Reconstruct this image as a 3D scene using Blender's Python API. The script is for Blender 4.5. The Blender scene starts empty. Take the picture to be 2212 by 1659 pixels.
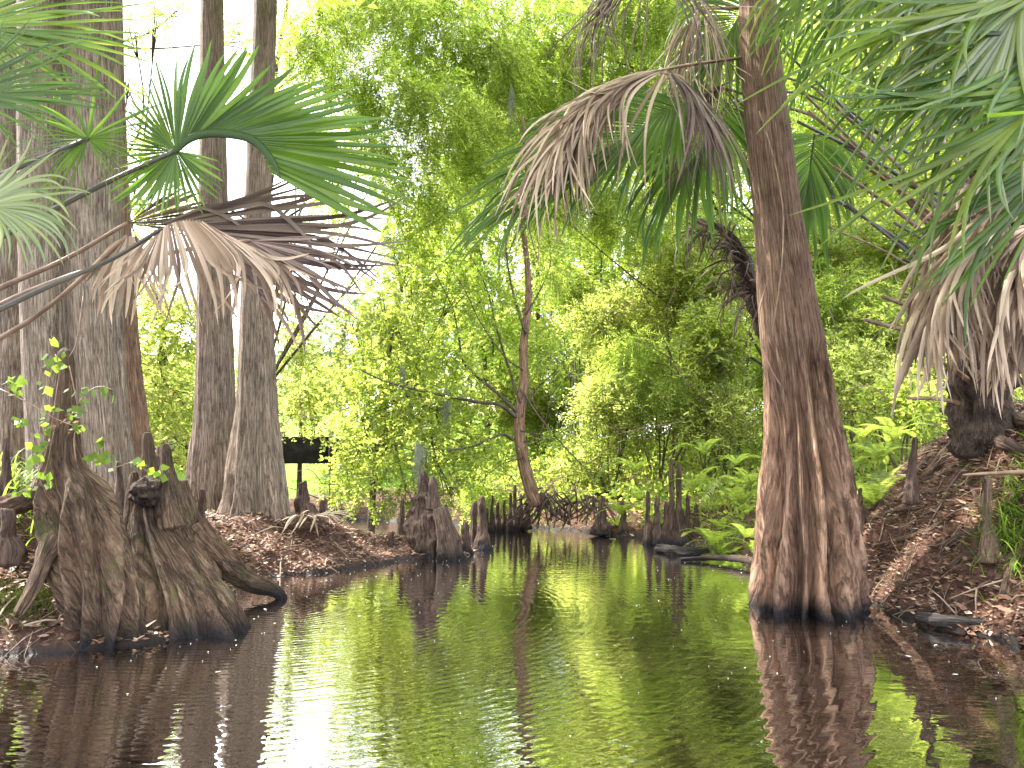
import bpy, math
import numpy as np
from mathutils import Vector
C = bpy.context.scene.collection
rng = np.random.default_rng(7)
PI = math.pi
# ------------------------------------------------------------------ camera
F, CX, CY, CH = 1597.0, 1106.0, 829.5, 1.2          # photograph measured on a 2212 x 1659 copy
PITCH = math.atan((1020-CY)/F)
cam = bpy.data.cameras.new('camera'); co = bpy.data.objects.new('camera', cam); C.objects.link(co)
cam.sensor_width = 36; cam.lens = 36*F/2212; cam.clip_end = 2000; cam.clip_start = 0.05
co.location = (0, 0, CH); co.rotation_euler = (PI/2+PITCH, 0, 0)
bpy.context.scene.camera = co
# ------------------------------------------------------------------ sky and sun
SUN_EL, SUN_AZ = math.radians(50), math.radians(-68)  # azimuth measured from +Y towards +X
w = bpy.data.worlds.new('World'); bpy.context.scene.world = w; w.use_nodes = True
nt = w.node_tree; nt.nodes.clear()
sky = nt.nodes.new('ShaderNodeTexSky'); sky.sky_type = 'NISHITA'; sky.sun_disc = False
sky.sun_elevation = SUN_EL; sky.sun_rotation = SUN_AZ; sky.dust_density = 4.0; sky.air_density = 1.0; sky.ozone_density = 1.0
# thin bright cloud cover over the blue
tc = nt.nodes.new('ShaderNodeTexCoord'); nz = nt.nodes.new('ShaderNodeTexNoise'); nz.inputs['Scale'].default_value = 3.0; nz.inputs['Detail'].default_value = 6
rp = nt.nodes.new('ShaderNodeMapRange'); rp.inputs['From Min'].default_value = .32; rp.inputs['From Max'].default_value = .6
mx = nt.nodes.new('ShaderNodeMix'); mx.data_type = 'RGBA'; mx.inputs['B'].default_value = (11.5, 11.9, 13, 1)
bg = nt.nodes.new('ShaderNodeBackground'); bg.inputs['Strength'].default_value = 0.15
out = nt.nodes.new('ShaderNodeOutputWorld')
L = nt.links.new
L(tc.outputs['Generated'], nz.inputs['Vector']); L(nz.outputs['Fac'], rp.inputs['Value']); L(rp.outputs[0], mx.inputs['Factor'])
L(sky.outputs[0], mx.inputs['A']); L(mx.outputs['Result'], bg.inputs['Color']); L(bg.outputs[0], out.inputs['Surface'])
sl = bpy.data.lights.new('sun', 'SUN'); sl.energy = 5.0; sl.angle = math.radians(0.6); sl.color = (1, .95, .86)
so = bpy.data.objects.new('sun', sl); C.objects.link(so); so.location = (0, 0, 20)
sd_ = Vector((math.sin(SUN_AZ)*math.cos(SUN_EL), math.cos(SUN_AZ)*math.cos(SUN_EL), math.sin(SUN_EL)))
so.rotation_euler = sd_.to_track_quat('Z', 'Y').to_euler()
vs = bpy.context.scene.view_settings; vs.view_transform = 'Standard'; vs.look = 'None'; vs.gamma = 1; vs.exposure = 2.15
cy = bpy.context.scene.cycles; cy.max_bounces = 10; cy.diffuse_bounces = 4; cy.glossy_bounces = 3; cy.transmission_bounces = 6
cy.sample_clamp_indirect = 6; cy.caustics_reflective = False; cy.caustics_refractive = False
# ------------------------------------------------------------------ helpers
def ray(px, py):
    x = (px-CX)/F; y = -(py-CY)/F
    c, s = math.cos(PITCH), math.sin(PITCH)
    return np.array([x, c-y*s, s+y*c])
def P(px, py, d):                      # the world point seen at a pixel, d metres ahead
    r = ray(px, py); return np.array([0, 0, CH]) + r*(d/r[1])
def PW(px, py, z=0.0):                 # the point of height z seen at a pixel
    r = ray(px, py); return np.array([0, 0, CH]) + r*((z-CH)/r[2])
def nrm(v): return v/np.maximum(np.linalg.norm(v, axis=-1, keepdims=True), 1e-9)
def hash3(i, j, k, s=0):
    n = (i*374761393 + j*668265263 + k*2147483647 + s*974634777) & 0x7fffffff
    n = ((n ^ (n >> 13))*1274126177) & 0x7fffffff
    return ((n ^ (n >> 16)) & 0xffff)/65535.0
def vnoise(p, s=0):                    # value noise, p (...,3)
    p = np.asarray(p, float); f = np.floor(p); t = p-f; t = t*t*(3-2*t); i = f.astype(np.int64)
    r = 0
    for a in (0, 1):
        for b in (0, 1):
            for c in (0, 1):
                wgt = (t[..., 0] if a else 1-t[..., 0])*(t[..., 1] if b else 1-t[..., 1])*(t[..., 2] if c else 1-t[..., 2])
                r = r + wgt*hash3(i[..., 0]+a, i[..., 1]+b, i[..., 2]+c, s)
    return r*2-1
def fbm(p, o=4, s=0):
    r = 0; a = 1.0
    for k in range(o): r = r + a*vnoise(np.asarray(p)*(2**k), s+k*17); a *= .5
    return r
class M:
    def __init__(s): s.v = []; s.f = []; s.b = []; s.n = 0
    def add(s, v, f, bark=None):
        v = np.asarray(v, float).reshape(-1, 3); f = np.asarray(f, np.int64).reshape(-1, 4)
        s.v.append(v); s.f.append(f+s.n); s.b.append(v if bark is None else bark.reshape(-1, 3)); s.n += len(v)
    def grid(s, g, bark=None, wrap=False):             # g (n,m,3): a sheet or tube of quads
        n, m = g.shape[:2]; idx = np.arange(n*m).reshape(n, m)
        if wrap: idx = np.concatenate([idx, idx[:, :1]], 1)
        f = np.stack([idx[:-1, :-1], idx[:-1, 1:], idx[1:, 1:], idx[1:, :-1]], -1)
        s.add(g, f, bark)
def obj(name, m, mat, parent=None, base=None, smooth=True, label=None, cat=None, group=None, kind=None):
    v = np.concatenate(m.v).astype(np.float32); f = np.concatenate(m.f).astype(np.int32); b = np.concatenate(m.b).astype(np.float32)
    off = np.zeros(3)
    if parent is not None: off = np.array(parent['_base'])
    elif base is not None: off = np.array(base)
    v = v-off.astype(np.float32)
    me = bpy.data.meshes.new(name); nf = len(f)
    me.vertices.add(len(v)); me.vertices.foreach_set('co', v.ravel())
    me.loops.add(nf*4); me.loops.foreach_set('vertex_index', f.ravel())
    me.polygons.add(nf); me.polygons.foreach_set('loop_start', np.arange(nf, dtype=np.int32)*4)
    me.update(calc_edges=True)
    if smooth: me.polygons.foreach_set('use_smooth', np.ones(nf, bool))
    at = me.attributes.new('bark', 'FLOAT_VECTOR', 'POINT'); at.data.foreach_set('vector', b.ravel())
    me.materials.append(mat)
    o = bpy.data.objects.new(name, me); C.objects.link(o)
    if parent is not None: o.parent = parent
    else: o.location = off; o['_base'] = list(map(float, off))
    tag(o, label, cat, group, kind); return o
def tag(o, label=None, cat=None, group=None, kind=None):
    for k, x in (('label', label), ('category', cat), ('group', group), ('kind', kind)):
        if x: o[k] = x
def thing(name, label, cat, base, group=None):
    o = bpy.data.objects.new(name, None); C.objects.link(o); o.location = base; o['_base'] = list(map(float, base))
    o.empty_display_size = .1; tag(o, label, cat, group); return o
def catmull(pts, n):
    pts = np.asarray(pts, float); k = len(pts)
    if k == 2:
        t = np.linspace(0, 1, n)[:, None]; return pts[0]*(1-t)+pts[1]*t
    e = np.vstack([2*pts[0]-pts[1], pts, 2*pts[-1]-pts[-2]])
    u = np.linspace(0, k-1-1e-6, n); i = u.astype(int); t = (u-i)[:, None]
    p0, p1, p2, p3 = e[i], e[i+1], e[i+2], e[i+3]
    return .5*((2*p1)+(-p0+p2)*t+(2*p0-5*p1+4*p2-p3)*t*t+(-p0+3*p1-3*p2+p3)*t**3)
def tube(m, pts, rad, seg=8, n=None, flute=None, rough=0, nf=6, cap=True, horizontal=False, squash=1, seed=0):
    pts = np.asarray(pts, float); rad = np.broadcast_to(np.asarray(rad, float), (len(pts),))
    n = n or max(2, (len(pts)-1)*4+1)
    pr = catmull(np.hstack([pts, rad[:, None]]), n); p, r = pr[:, :3], np.maximum(pr[:, 3], 1e-4)
    T = nrm(np.gradient(p, axis=0))
    if horizontal: T = np.tile([0, 0, -1.0], (n, 1))
    ref = np.array([1.0, 0, 0]) if abs(T[0, 0]) < .9 else np.array([0, 0, 1.0])
    U = np.zeros((n, 3)); u = nrm(ref-T[0]*ref.dot(T[0]))
    for i in range(n): u = nrm(u-T[i]*u.dot(T[i])); U[i] = u
    V = np.cross(T, U); th = np.linspace(0, 2*PI, seg, endpoint=False); t = np.linspace(0, 1, n)
    R = r[:, None]*np.ones((1, seg))
    if flute is not None: R = R*flute(th[None, :], t[:, None])
    ring = np.cos(th)[None, :, None]*U[:, None]+squash*np.sin(th)[None, :, None]*V[:, None]
    if rough:
        s_ = np.concatenate([[0], np.cumsum(np.linalg.norm(np.diff(p, axis=0), axis=1))])[:, None]+0*th[None]
        k_ = max(3.0, 9*r.mean()*3); q_ = np.stack([np.cos(th)[None]*k_+0*s_, np.sin(th)[None]*k_+0*s_, s_*2.2+seed], -1)
        R = R*(1+rough*fbm((p[:, None]+ring*r[:, None, None])*nf+seed, 3, seed)+rough*.9*fbm(q_, 4, seed+5))
    g = p[:, None]+ring*R[..., None]
    s = np.concatenate([[0], np.cumsum(np.linalg.norm(np.diff(p, axis=0), axis=1))]); r0 = r.mean()
    bk = np.stack([np.cos(th)[None]*r0+0*t[:, None], np.sin(th)[None]*r0+0*t[:, None], s[:, None]+0*th[None]+seed*3.7], -1)
    if cap:
        g = np.concatenate([np.repeat((p[0]-T[0]*r[0]*.25)[None, None], seg, 1), g, np.repeat((p[-1]+T[-1]*r[-1]*.25)[None, None], seg, 1)])
        bk = np.concatenate([bk[:1], bk, bk[-1:]])
    m.grid(g, bk, wrap=True)
def ridges(specs, a0, a1, pw=1.6, twist=0.0, t0=0.0, off=.55):
    # specs: (angle, strength, width) ridges that swell from nothing at t0 to the base
    def f(th, t):
        k = np.clip((t-t0)/(1-t0), 0, 1)**pw; A = a0+(a1-a0)*k; r = 0
        for a, s, wd in specs:
            dlt = (th-a-twist*t-.05*np.sin(9*t+a*5)-.03*np.sin(23*t+a*9)+PI) % (2*PI)-PI
            r = r+s*np.exp(-np.abs(dlt/wd)**1.5)
        return 1+A*(r-off)
    return f
def rand_ridges(n, seed, s=.9):
    g = np.random.default_rng(seed); a = np.linspace(0, 2*PI, n, endpoint=False)+g.uniform(-.2, .2, n)*6/n
    return [(x, s*g.uniform(.5, 1.2), 2.0/n*g.uniform(.7, 1.3)) for x in a]
# ------------------------------------------------------------------ materials
def mat(name):
    m = bpy.data.materials.new(name); m.use_nodes = True; n = m.node_tree; n.nodes.clear()
    o = n.nodes.new('ShaderNodeOutputMaterial'); return m, n, o
def nod(n, typ, **kw):
    x = n.nodes.new(typ)
    for k, v in kw.items():
        if k.startswith('i_'): x.inputs[k[2:].replace('_', ' ')].default_value = v
        else: setattr(x, k, v)
    return x
def ramp(n, stops, src):
    r = n.nodes.new('ShaderNodeValToRGB'); e = r.color_ramp.elements
    while len(e) < len(stops): e.new(.5)
    for x, (p, c) in zip(e, stops): x.position = p; x.color = (*c, 1)
    n.links.new(src, r.inputs[0]); return r.outputs[0]
def mixc(n, a, b, f, mode='MIX'):
    x = n.nodes.new('ShaderNodeMix'); x.data_type = 'RGBA'; x.blend_type = mode
    for s, v in (('A', a), ('B', b)):
        if hasattr(v, 'is_linked'): n.links.new(v, x.inputs[s])
        else: x.inputs[s].default_value = (*v, 1)
    if hasattr(f, 'is_linked'): n.links.new(f, x.inputs['Factor'])
    else: x.inputs['Factor'].default_value = f
    return x.outputs['Result']
def leaf_mat(name, cols, trans=.5, rough=.5, tcol=1.6, spec=.35, big=.8):
    m, n, o = mat(name); l = n.links.new
    gi = n.nodes.new('ShaderNodeNewGeometry')
    c = ramp(n, [(i/(len(cols)-1), x) for i, x in enumerate(cols)], gi.outputs['Random Per Island'])
    nz = nod(n, 'ShaderNodeTexNoise', i_Scale=big, i_Detail=2.0); l(gi.outputs['Position'], nz.inputs['Vector'])
    mr = nod(n, 'ShaderNodeMapRange'); mr.inputs['From Min'].default_value = .3; mr.inputs['From Max'].default_value = .7; mr.inputs['To Min'].default_value = .7; mr.inputs['To Max'].default_value = 1.25
    l(nz.outputs['Fac'], mr.inputs['Value'])
    cc = n.nodes.new('ShaderNodeVectorMath'); cc.operation = 'SCALE'; l(c, cc.inputs[0]); l(mr.outputs[0], cc.inputs['Scale'])
    ct = n.nodes.new('ShaderNodeVectorMath'); ct.operation = 'MULTIPLY'; l(cc.outputs[0], ct.inputs[0]); ct.inputs[1].default_value = (tcol*1.12, tcol, tcol*.9)
    pb = nod(n, 'ShaderNodeBsdfPrincipled'); l(cc.outputs[0], pb.inputs['Base Color']); pb.inputs['Roughness'].default_value = rough; pb.inputs['Specular IOR Level'].default_value = spec
    tr = nod(n, 'ShaderNodeBsdfTranslucent'); l(ct.outputs[0], tr.inputs['Color'])
    mx = nod(n, 'ShaderNodeMixShader'); mx.inputs[0].default_value = trans; l(pb.outputs[0], mx.inputs[1]); l(tr.outputs[0], mx.inputs[2]); l(mx.outputs[0], o.inputs[0])
    return m
def bark_mat(name, dark, mid, light, scale=26, stretch=.12, bump=.9, moss=0, wet=True, fine=1):
    m, n, o = mat(name); l = n.links.new
    at = nod(n, 'ShaderNodeAttribute', attribute_name='bark'); gi = n.nodes.new('ShaderNodeNewGeometry')
    mp = nod(n, 'ShaderNodeMapping'); mp.inputs['Scale'].default_value = (1, 1, stretch); l(at.outputs['Vector'], mp.inputs[0])
    n1 = nod(n, 'ShaderNodeTexNoise', i_Scale=scale, i_Detail=9.0, i_Roughness=.68, i_Distortion=.5); l(mp.outputs[0], n1.inputs['Vector'])
    n2 = nod(n, 'ShaderNodeTexNoise', i_Scale=2.6, i_Detail=5.0, i_Roughness=.6); l(gi.outputs['Position'], n2.inputs['Vector'])
    n3 = nod(n, 'ShaderNodeTexNoise', i_Scale=scale*2.3, i_Detail=6.0); l(mp.outputs[0], n3.inputs['Vector'])
    c = ramp(n, [(.38, dark), (.48, mid), (.62, light)], n1.outputs['Fac'])
    c = mixc(n, c, ramp(n, [(.36, (.12, .1, .09)), (.52, (1, 1, 1))], n3.outputs['Fac']), .75, 'MULTIPLY')
    c = mixc(n, c, ramp(n, [(.3, tuple(x*.55 for x in mid)), (.7, tuple(min(1, x*1.5) for x in light))], n2.outputs['Fac']), .38)
    c = mixc(n, c, ramp(n, [(.50, (1, 1, 1)), (.62, (.6, .55, .5))], n2.outputs['Fac']), .7, 'MULTIPLY')
    n6 = nod(n, 'ShaderNodeTexNoise', i_Scale=scale*.55, i_Detail=4.0, i_Roughness=.6, i_Distortion=.25); l(mp.outputs[0], n6.inputs['Vector'])
    ck = ramp(n, [(.45, (1, 1, 1)), (.49, (.22, .19, .17)), (.51, (.22, .19, .17)), (.55, (1, 1, 1))], n6.outputs['Fac']); c = mixc(n, c, ck, .62, 'MULTIPLY')
    if moss:
        n4 = nod(n, 'ShaderNodeTexNoise', i_Scale=3.3, i_Detail=7.0, i_Roughness=.7); l(gi.outputs['Position'], n4.inputs['Vector'])
        f = ramp(n, [(.55, (0, 0, 0)), (.68, (moss,)*3)], n4.outputs['Fac']); c = mixc(n, c, (.085, .105, .03), f)
    if wet:                                   # stain left by the water on the lowest few centimetres
        sx = n.nodes.new('ShaderNodeSeparateXYZ'); l(gi.outputs['Position'], sx.inputs[0])
        ad = nod(n, 'ShaderNodeMath', operation='MULTIPLY_ADD'); l(n1.outputs['Fac'], ad.inputs[0]); ad.inputs[1].default_value = -.30; l(sx.outputs['Z'], ad.inputs[2])
        mr = nod(n, 'ShaderNodeMapRange'); mr.inputs['From Min'].default_value = -.12; mr.inputs['From Max'].default_value = .05; l(ad.outputs[0], mr.inputs['Value'])
        c = mixc(n, (.012, .010, .012), c, mr.outputs[0])
    h0 = nod(n, 'ShaderNodeMath', operation='MULTIPLY_ADD'); l(ck, h0.inputs[0]); h0.inputs[1].default_value = .22; l(n1.outputs['Fac'], h0.inputs[2])
    hs = nod(n, 'ShaderNodeMath', operation='MULTIPLY_ADD'); l(n3.outputs['Fac'], hs.inputs[0]); hs.inputs[1].default_value = .35*fine; l(h0.outputs[0], hs.inputs[2])
    bp = nod(n, 'ShaderNodeBump', i_Strength=bump, i_Distance=.06); l(hs.outputs[0], bp.inputs['Height'])
    pb = nod(n, 'ShaderNodeBsdfPrincipled'); l(c, pb.inputs['Base Color']); pb.inputs['Roughness'].default_value = .85; pb.inputs['Specular IOR Level'].default_value = .25
    l(bp.outputs[0], pb.inputs['Normal']); l(pb.outputs[0], o.inputs[0]); return m
def plain(name, c1, c2, rough=.8, scale=8, spec=.3, trans=0, bump=0):
    m, n, o = mat(name); l = n.links.new; gi = n.nodes.new('ShaderNodeNewGeometry')
    nz = nod(n, 'ShaderNodeTexNoise', i_Scale=float(scale), i_Detail=6.0); l(gi.outputs['Position'], nz.inputs['Vector'])
    c = ramp(n, [(.35, c1), (.65, c2)], nz.outputs['Fac'])
    pb = nod(n, 'ShaderNodeBsdfPrincipled'); l(c, pb.inputs['Base Color']); pb.inputs['Roughness'].default_value = rough; pb.inputs['Specular IOR Level'].default_value = spec
    if bump:
        bp = nod(n, 'ShaderNodeBump', i_Strength=bump, i_Distance=.03); l(nz.outputs['Fac'], bp.inputs['Height']); l(bp.outputs[0], pb.inputs['Normal'])
    s = pb.outputs[0]
    if trans:
        tr = nod(n, 'ShaderNodeBsdfTranslucent'); l(c, tr.inputs['Color']); mx = nod(n, 'ShaderNodeMixShader'); mx.inputs[0].default_value = trans
        l(s, mx.inputs[1]); l(tr.outputs[0], mx.inputs[2]); s = mx.outputs[0]
    l(s, o.inputs[0]); return m
MT = {}
MT['grey'] = bark_mat('bark_grey', (.035, .024, .017), (.21, .155, .112), (.44, .355, .275), 46, .075, 1.0, wet=False)
MT['twin'] = bark_mat('bark_twin', (.035, .024, .017), (.22, .158, .114), (.45, .35, .27), 50, .07, 1.0, wet=False)
MT['brown'] = bark_mat('bark_brown', (.035, .016, .010), (.25, .135, .085), (.50, .325, .22), 54, .055, 1.0)
MT['stump'] = bark_mat('stump_wood', (.012, .007, .006), (.075, .044, .029), (.29, .19, .125), 44, .14, 1.0, moss=.55)
MT['knee'] = bark_mat('knee_wood', (.015, .010, .009), (.075, .045, .034), (.18, .12, .09), 34, .12, .9)
MT['twig'] = bark_mat('branch_bark', (.03, .022, .016), (.08, .06, .045), (.15, .12, .09), 40, .15, .5, wet=False)
MT['palmtrunk'] = bark_mat('palm_trunk_fibre', (.012, .008, .006), (.05, .032, .024), (.13, .09, .065), 30, .3, 1.0, wet=False)
MT['lime'] = leaf_mat('cypress_foliage', [(.072, .115, .018), (.115, .165, .026), (.165, .21, .042)], .68, .5, 4.0)
MT['vivid'] = leaf_mat('broad_foliage', [(.065, .10, .016), (.12, .165, .026), (.20, .235, .05)], .62, .4, 3.9, .5)
MT['olive'] = leaf_mat('thicket_foliage', [(.072, .105, .022), (.12, .165, .032), (.17, .21, .05), (.21, .22, .09)], .66, .5, 4.0)
MT['far'] = leaf_mat('haze_pale_foliage', [(.10, .15, .07), (.15, .20, .10), (.2, .25, .14)], .55, .7, 2.0)  # paler, bluer leaf colour stands in for haze over distance
MT['fern'] = leaf_mat('fern_frond', [(.07, .115, .016), (.125, .18, .026), (.19, .24, .045)], .6, .5, 2.9)
MT['grass'] = leaf_mat('grass_blade', [(.06, .12, .015), (.10, .18, .02), (.15, .23, .03)], .6, .45, 2.3)
MT['vine'] = leaf_mat('vine_leaf', [(.085, .15, .018), (.12, .20, .022)], .6, .5, 2.2, .2)
MT['palmg'] = leaf_mat('palm_leaflet_green', [(.026, .060, .006), (.043, .09, .009), (.07, .12, .014)], .45, .4, 3.4, .35, 2)
MT['palmy'] = leaf_mat('palm_leaflet_yellowish', [(.045, .09, .010), (.08, .135, .013), (.13, .175, .02)], .5, .4, 3.0, .35, 2)  # the yellower green of some fans
MT['palmb'] = leaf_mat('palm_leaflet_bluish', [(.06, .09, .018), (.10, .135, .032), (.18, .21, .07)], .4, .28, 1.8, .7, 2)
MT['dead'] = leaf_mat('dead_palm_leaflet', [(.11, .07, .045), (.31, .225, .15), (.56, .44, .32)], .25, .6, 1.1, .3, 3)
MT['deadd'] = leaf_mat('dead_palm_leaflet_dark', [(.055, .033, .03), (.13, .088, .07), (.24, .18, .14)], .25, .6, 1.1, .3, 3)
MT['petd'] = plain('petiole_dark', (.02, .018, .012), (.06, .05, .03), .45, 9, .5)
MT['pett'] = plain('petiole_tan', (.10, .055, .035), (.26, .165, .105), .55, 9, .4)
MT['litter'] = leaf_mat('dead_leaf', [(.04, .02, .014), (.10, .05, .033), (.18, .095, .062), (.24, .14, .09), (.52, .38, .28)], .2, .6, 1.1, .3, 3)
MT['sticks'] = leaf_mat('dead_twig', [(.05, .03, .022), (.13, .085, .06), (.32, .24, .17)], .0, .7, 1, .3, 3)
MT['moss'] = plain('spanish_moss_fibre', (.12, .13, .10), (.22, .23, .18), .9, 6, .2, .3)
MT['mossg'] = plain('green_moss', (.06, .075, .015), (.13, .15, .03), .95, 25, .1)
MT['wood'] = plain('bridge_timber', (.012, .010, .010), (.035, .03, .027), .8, 5, .2)
MT['wetlog'] = bark_mat('wet_log_bark', (.006, .005, .006), (.035, .028, .026), (.10, .085, .075), 30, .15, 1.0, wet=False)
# ------------------------------------------------------------------ ground
LEFT = np.array([(-60, 2.2), (-5, 3.0), (-3.95, 4.3), (-3.5, 5.0), (-2.85, 5.15), (-2.5, 5.6), (-2.45, 6.3), (-2.7, 7.2), (-2.9, 8.0), (-2.5, 8.9), (-1.9, 9.6), (-1.55, 10.3), (-.75, 10.7), (-.4, 11.6), (-.5, 12.6), (-1.2, 12.9), (-2.2, 12.0), (-3.6, 12.8), (-9, 15), (-60, 17)])
RIGHT = np.array([(-400, 22), (-8, 21), (-4.6, 19.6), (-2.6, 18.4), (-.8, 17), (.9, 15.8), (2.0, 14.2), (2.7, 12.8), (3.15, 11), (3.25, 9), (3.3, 7.6), (3.15, 6.7), (3.35, 6.1), (3.5, 5.35), (3.75, 4.5), (4.4, 2), (5, -80), (900, -80), (900, 1500), (-400, 1500)])
def sdist(x, y, poly):
    p = np.stack([x, y], -1); a = poly; b = np.roll(poly, -1, 0); d = np.full(x.shape, 1e9); ins = np.zeros(x.shape, bool)
    for u, v in zip(a, b):
        e = v-u; w_ = p-u; t = np.clip((w_@e)/(e@e), 0, 1); q = w_-t[..., None]*e; d = np.minimum(d, np.hypot(q[..., 0], q[..., 1]))
        c = ((u[1] > y) != (v[1] > y)) & (x < (v[0]-u[0])*(y-u[1])/((v[1]-u[1]) if v[1] != u[1] else 1e-9)+u[0]); ins ^= c
    return np.where(ins, d, -d)
def gz(x, y):
    x = np.asarray(x, float); y = np.asarray(y, float)
    wob = .10*vnoise(np.stack([x*2.2, y*2.2, 0*x], -1), 5)+.06*vnoise(np.stack([x*6, y*6, 0*x], -1), 6)
    sl_ = sdist(x, y, LEFT)+wob; sr = sdist(x, y, RIGHT)+wob
    g = lambda cx, cy_, r: np.exp(-((x-cx)**2+(y-cy_)**2)/r**2)
    hl = .20+.95*g(-5.2, 6.9, 1.7)+.30*g(-3.4, 10.2, 1.3)+.35*g(-6.5, 10, 3)+.14*g(-2.6, 10.4, .6)-.18*g(-2.5, 8.5, .9)
    hr = .30+np.clip(sr*.16, 0, 2.3)+1.35*g(5.1, 7.6, 1.75)+.5*g(4.6, 6.0, 1.0)+np.clip((y-23)*.09, 0, 3)*(x < 2)
    zl = hl*(1-np.exp(-np.maximum(sl_, 0)*2.3)); zr = hr*(1-np.exp(-np.maximum(sr, 0)*1.5))
    z = np.where(sl_ > 0, zl, np.where(sr > 0, zr, -.9*(1-np.exp(np.maximum(sl_, sr)*1.2))-.02))
    z = z+np.where(np.maximum(sl_, sr) > 0, 1, .3)*(.05*fbm(np.stack([x*3, y*3, 0*x], -1), 4, 9)*(np.abs(x) < 14))
    return z
def axis(a, b, st, far):
    core = np.arange(a, b, st); ext = []; p = b; s = st
    while p < far: ext.append(p); s *= 1.25; p += s
    lo = []; p = a; s = st
    while p > -far: s *= 1.25; p -= s; lo.append(p)
    return np.concatenate([lo[::-1], core, ext])
ax = axis(-8.5, 9, .06, 900); ay = axis(1.5, 24, .07, 1200)
X, Y = np.meshgrid(ax, ay); Z = gz(X, Y)
m = M(); m.grid(np.stack([X, Y, Z], -1))
def ground_mat():
    mm, n, o = mat('forest_soil'); l = n.links.new; gi = n.nodes.new('ShaderNodeNewGeometry')
    n1 = nod(n, 'ShaderNodeTexNoise', i_Scale=9.0, i_Detail=12.0, i_Roughness=.75); l(gi.outputs['Position'], n1.inputs['Vector'])
    n2 = nod(n, 'ShaderNodeTexNoise', i_Scale=1.1, i_Detail=4.0); l(gi.outputs['Position'], n2.inputs['Vector'])
    c = ramp(n, [(.33, (.012, .007, .006)), (.5, (.065, .033, .022)), (.66, (.16, .085, .058)), (.74, (.26, .155, .11))], n1.outputs['Fac'])
    sx = n.nodes.new('ShaderNodeSeparateXYZ'); l(gi.outputs['Position'], sx.inputs[0])
    mr = nod(n, 'ShaderNodeMapRange'); mr.inputs['From Min'].default_value = 21.5; mr.inputs['From Max'].default_value = 23; l(sx.outputs['Y'], mr.inputs['Value'])
    c = mixc(n, c, ramp(n, [(.3, (.09, .17, .02)), (.7, (.17, .27, .035))], n1.outputs['Fac']), mr.outputs[0])
    # silt, dark and wet beside the water
    m3 = nod(n, 'ShaderNodeMapRange'); m3.inputs['From Min'].default_value = .0; m3.inputs['From Max'].default_value = .1; l(sx.outputs['Z'], m3.inputs['Value'])
    c = mixc(n, (.012, .010, .011), c, m3.outputs[0])
    m4 = nod(n, 'ShaderNodeMapRange'); m4.inputs['From Min'].default_value = .0; m4.inputs['From Max'].default_value = .09; m4.inputs['To Min'].default_value = .5; m4.inputs['To Max'].default_value = .95; l(sx.outputs['Z'], m4.inputs['Value'])
    bp = nod(n, 'ShaderNodeBump', i_Strength=1.0, i_Distance=.05); l(n1.outputs['Fac'], bp.inputs['Height'])
    pb = nod(n, 'ShaderNodeBsdfPrincipled'); l(c, pb.inputs['Base Color']); pb.inputs['Specular IOR Level'].default_value = .22; l(m4.outputs[0], pb.inputs['Roughness']); l(bp.outputs[0], pb.inputs['Normal']); l(pb.outputs[0], o.inputs[0]); return mm
obj('ground', m, ground_mat(), kind='structure')
# ------------------------------------------------------------------ water
def water_mat():
    mm, n, o = mat('creek_water'); l = n.links.new; gi = n.nodes.new('ShaderNodeNewGeometry')
    mp = nod(n, 'ShaderNodeMapping'); mp.inputs['Scale'].default_value = (.8, 1.6, 1); l(gi.outputs['Position'], mp.inputs[0])
    n1 = nod(n, 'ShaderNodeTexNoise', i_Scale=5.0, i_Detail=3.0, i_Roughness=.5, i_Distortion=.3); l(mp.outputs[0], n1.inputs['Vector'])
    wv = nod(n, 'ShaderNodeTexWave', wave_type='RINGS', rings_direction='Z', wave_profile='SIN'); wv.inputs['Scale'].default_value = 4.2; wv.inputs['Distortion'].default_value = 2.5; wv.inputs['Detail'].default_value = 2; wv.inputs['Detail Scale'].default_value = .7
    mw = nod(n, 'ShaderNodeMapping'); mw.inputs['Location'].default_value = (2.2, -6.8, 0); l(gi.outputs['Position'], mw.inputs[0]); l(mw.outputs[0], wv.inputs['Vector'])
    ms = nod(n, 'ShaderNodeTexNoise', i_Scale=.45, i_Detail=2.0); l(gi.outputs['Position'], ms.inputs['Vector'])
    k = nod(n, 'ShaderNodeMath', operation='MULTIPLY'); l(wv.outputs['Fac'], k.inputs[0]); l(ms.outputs['Fac'], k.inputs[1])
    a = nod(n, 'ShaderNodeMath', operation='MULTIPLY_ADD'); l(k.outputs[0], a.inputs[0]); a.inputs[1].default_value = .3; l(n1.outputs['Fac'], a.inputs[2])
    bp = nod(n, 'ShaderNodeBump', i_Strength=1.0, i_Distance=.0032); l(a.outputs[0], bp.inputs['Height'])
    df = nod(n, 'ShaderNodeBsdfDiffuse'); df.inputs['Color'].default_value = (.010, .006, .004, 1)
    gl = nod(n, 'ShaderNodeBsdfGlossy'); gl.inputs['Roughness'].default_value = .01; gl.inputs['Color'].default_value = (.95, .95, .95, 1)
    fr_ = nod(n, 'ShaderNodeFresnel'); fr_.inputs['IOR'].default_value = 1.33
    mr = nod(n, 'ShaderNodeMapRange'); mr.inputs['From Min'].default_value = .0; mr.inputs['From Max'].default_value = .5; mr.inputs['To Min'].default_value = .44; mr.inputs['To Max'].default_value = .92; l(fr_.outputs[0], mr.inputs['Value'])
    ms_ = nod(n, 'ShaderNodeMixShader'); l(mr.outputs[0], ms_.inputs[0]); l(df.outputs[0], ms_.inputs[1]); l(gl.outputs[0], ms_.inputs[2])
    l(bp.outputs[0], gl.inputs['Normal']); l(ms_.outputs[0], o.inputs[0]); return mm
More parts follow.
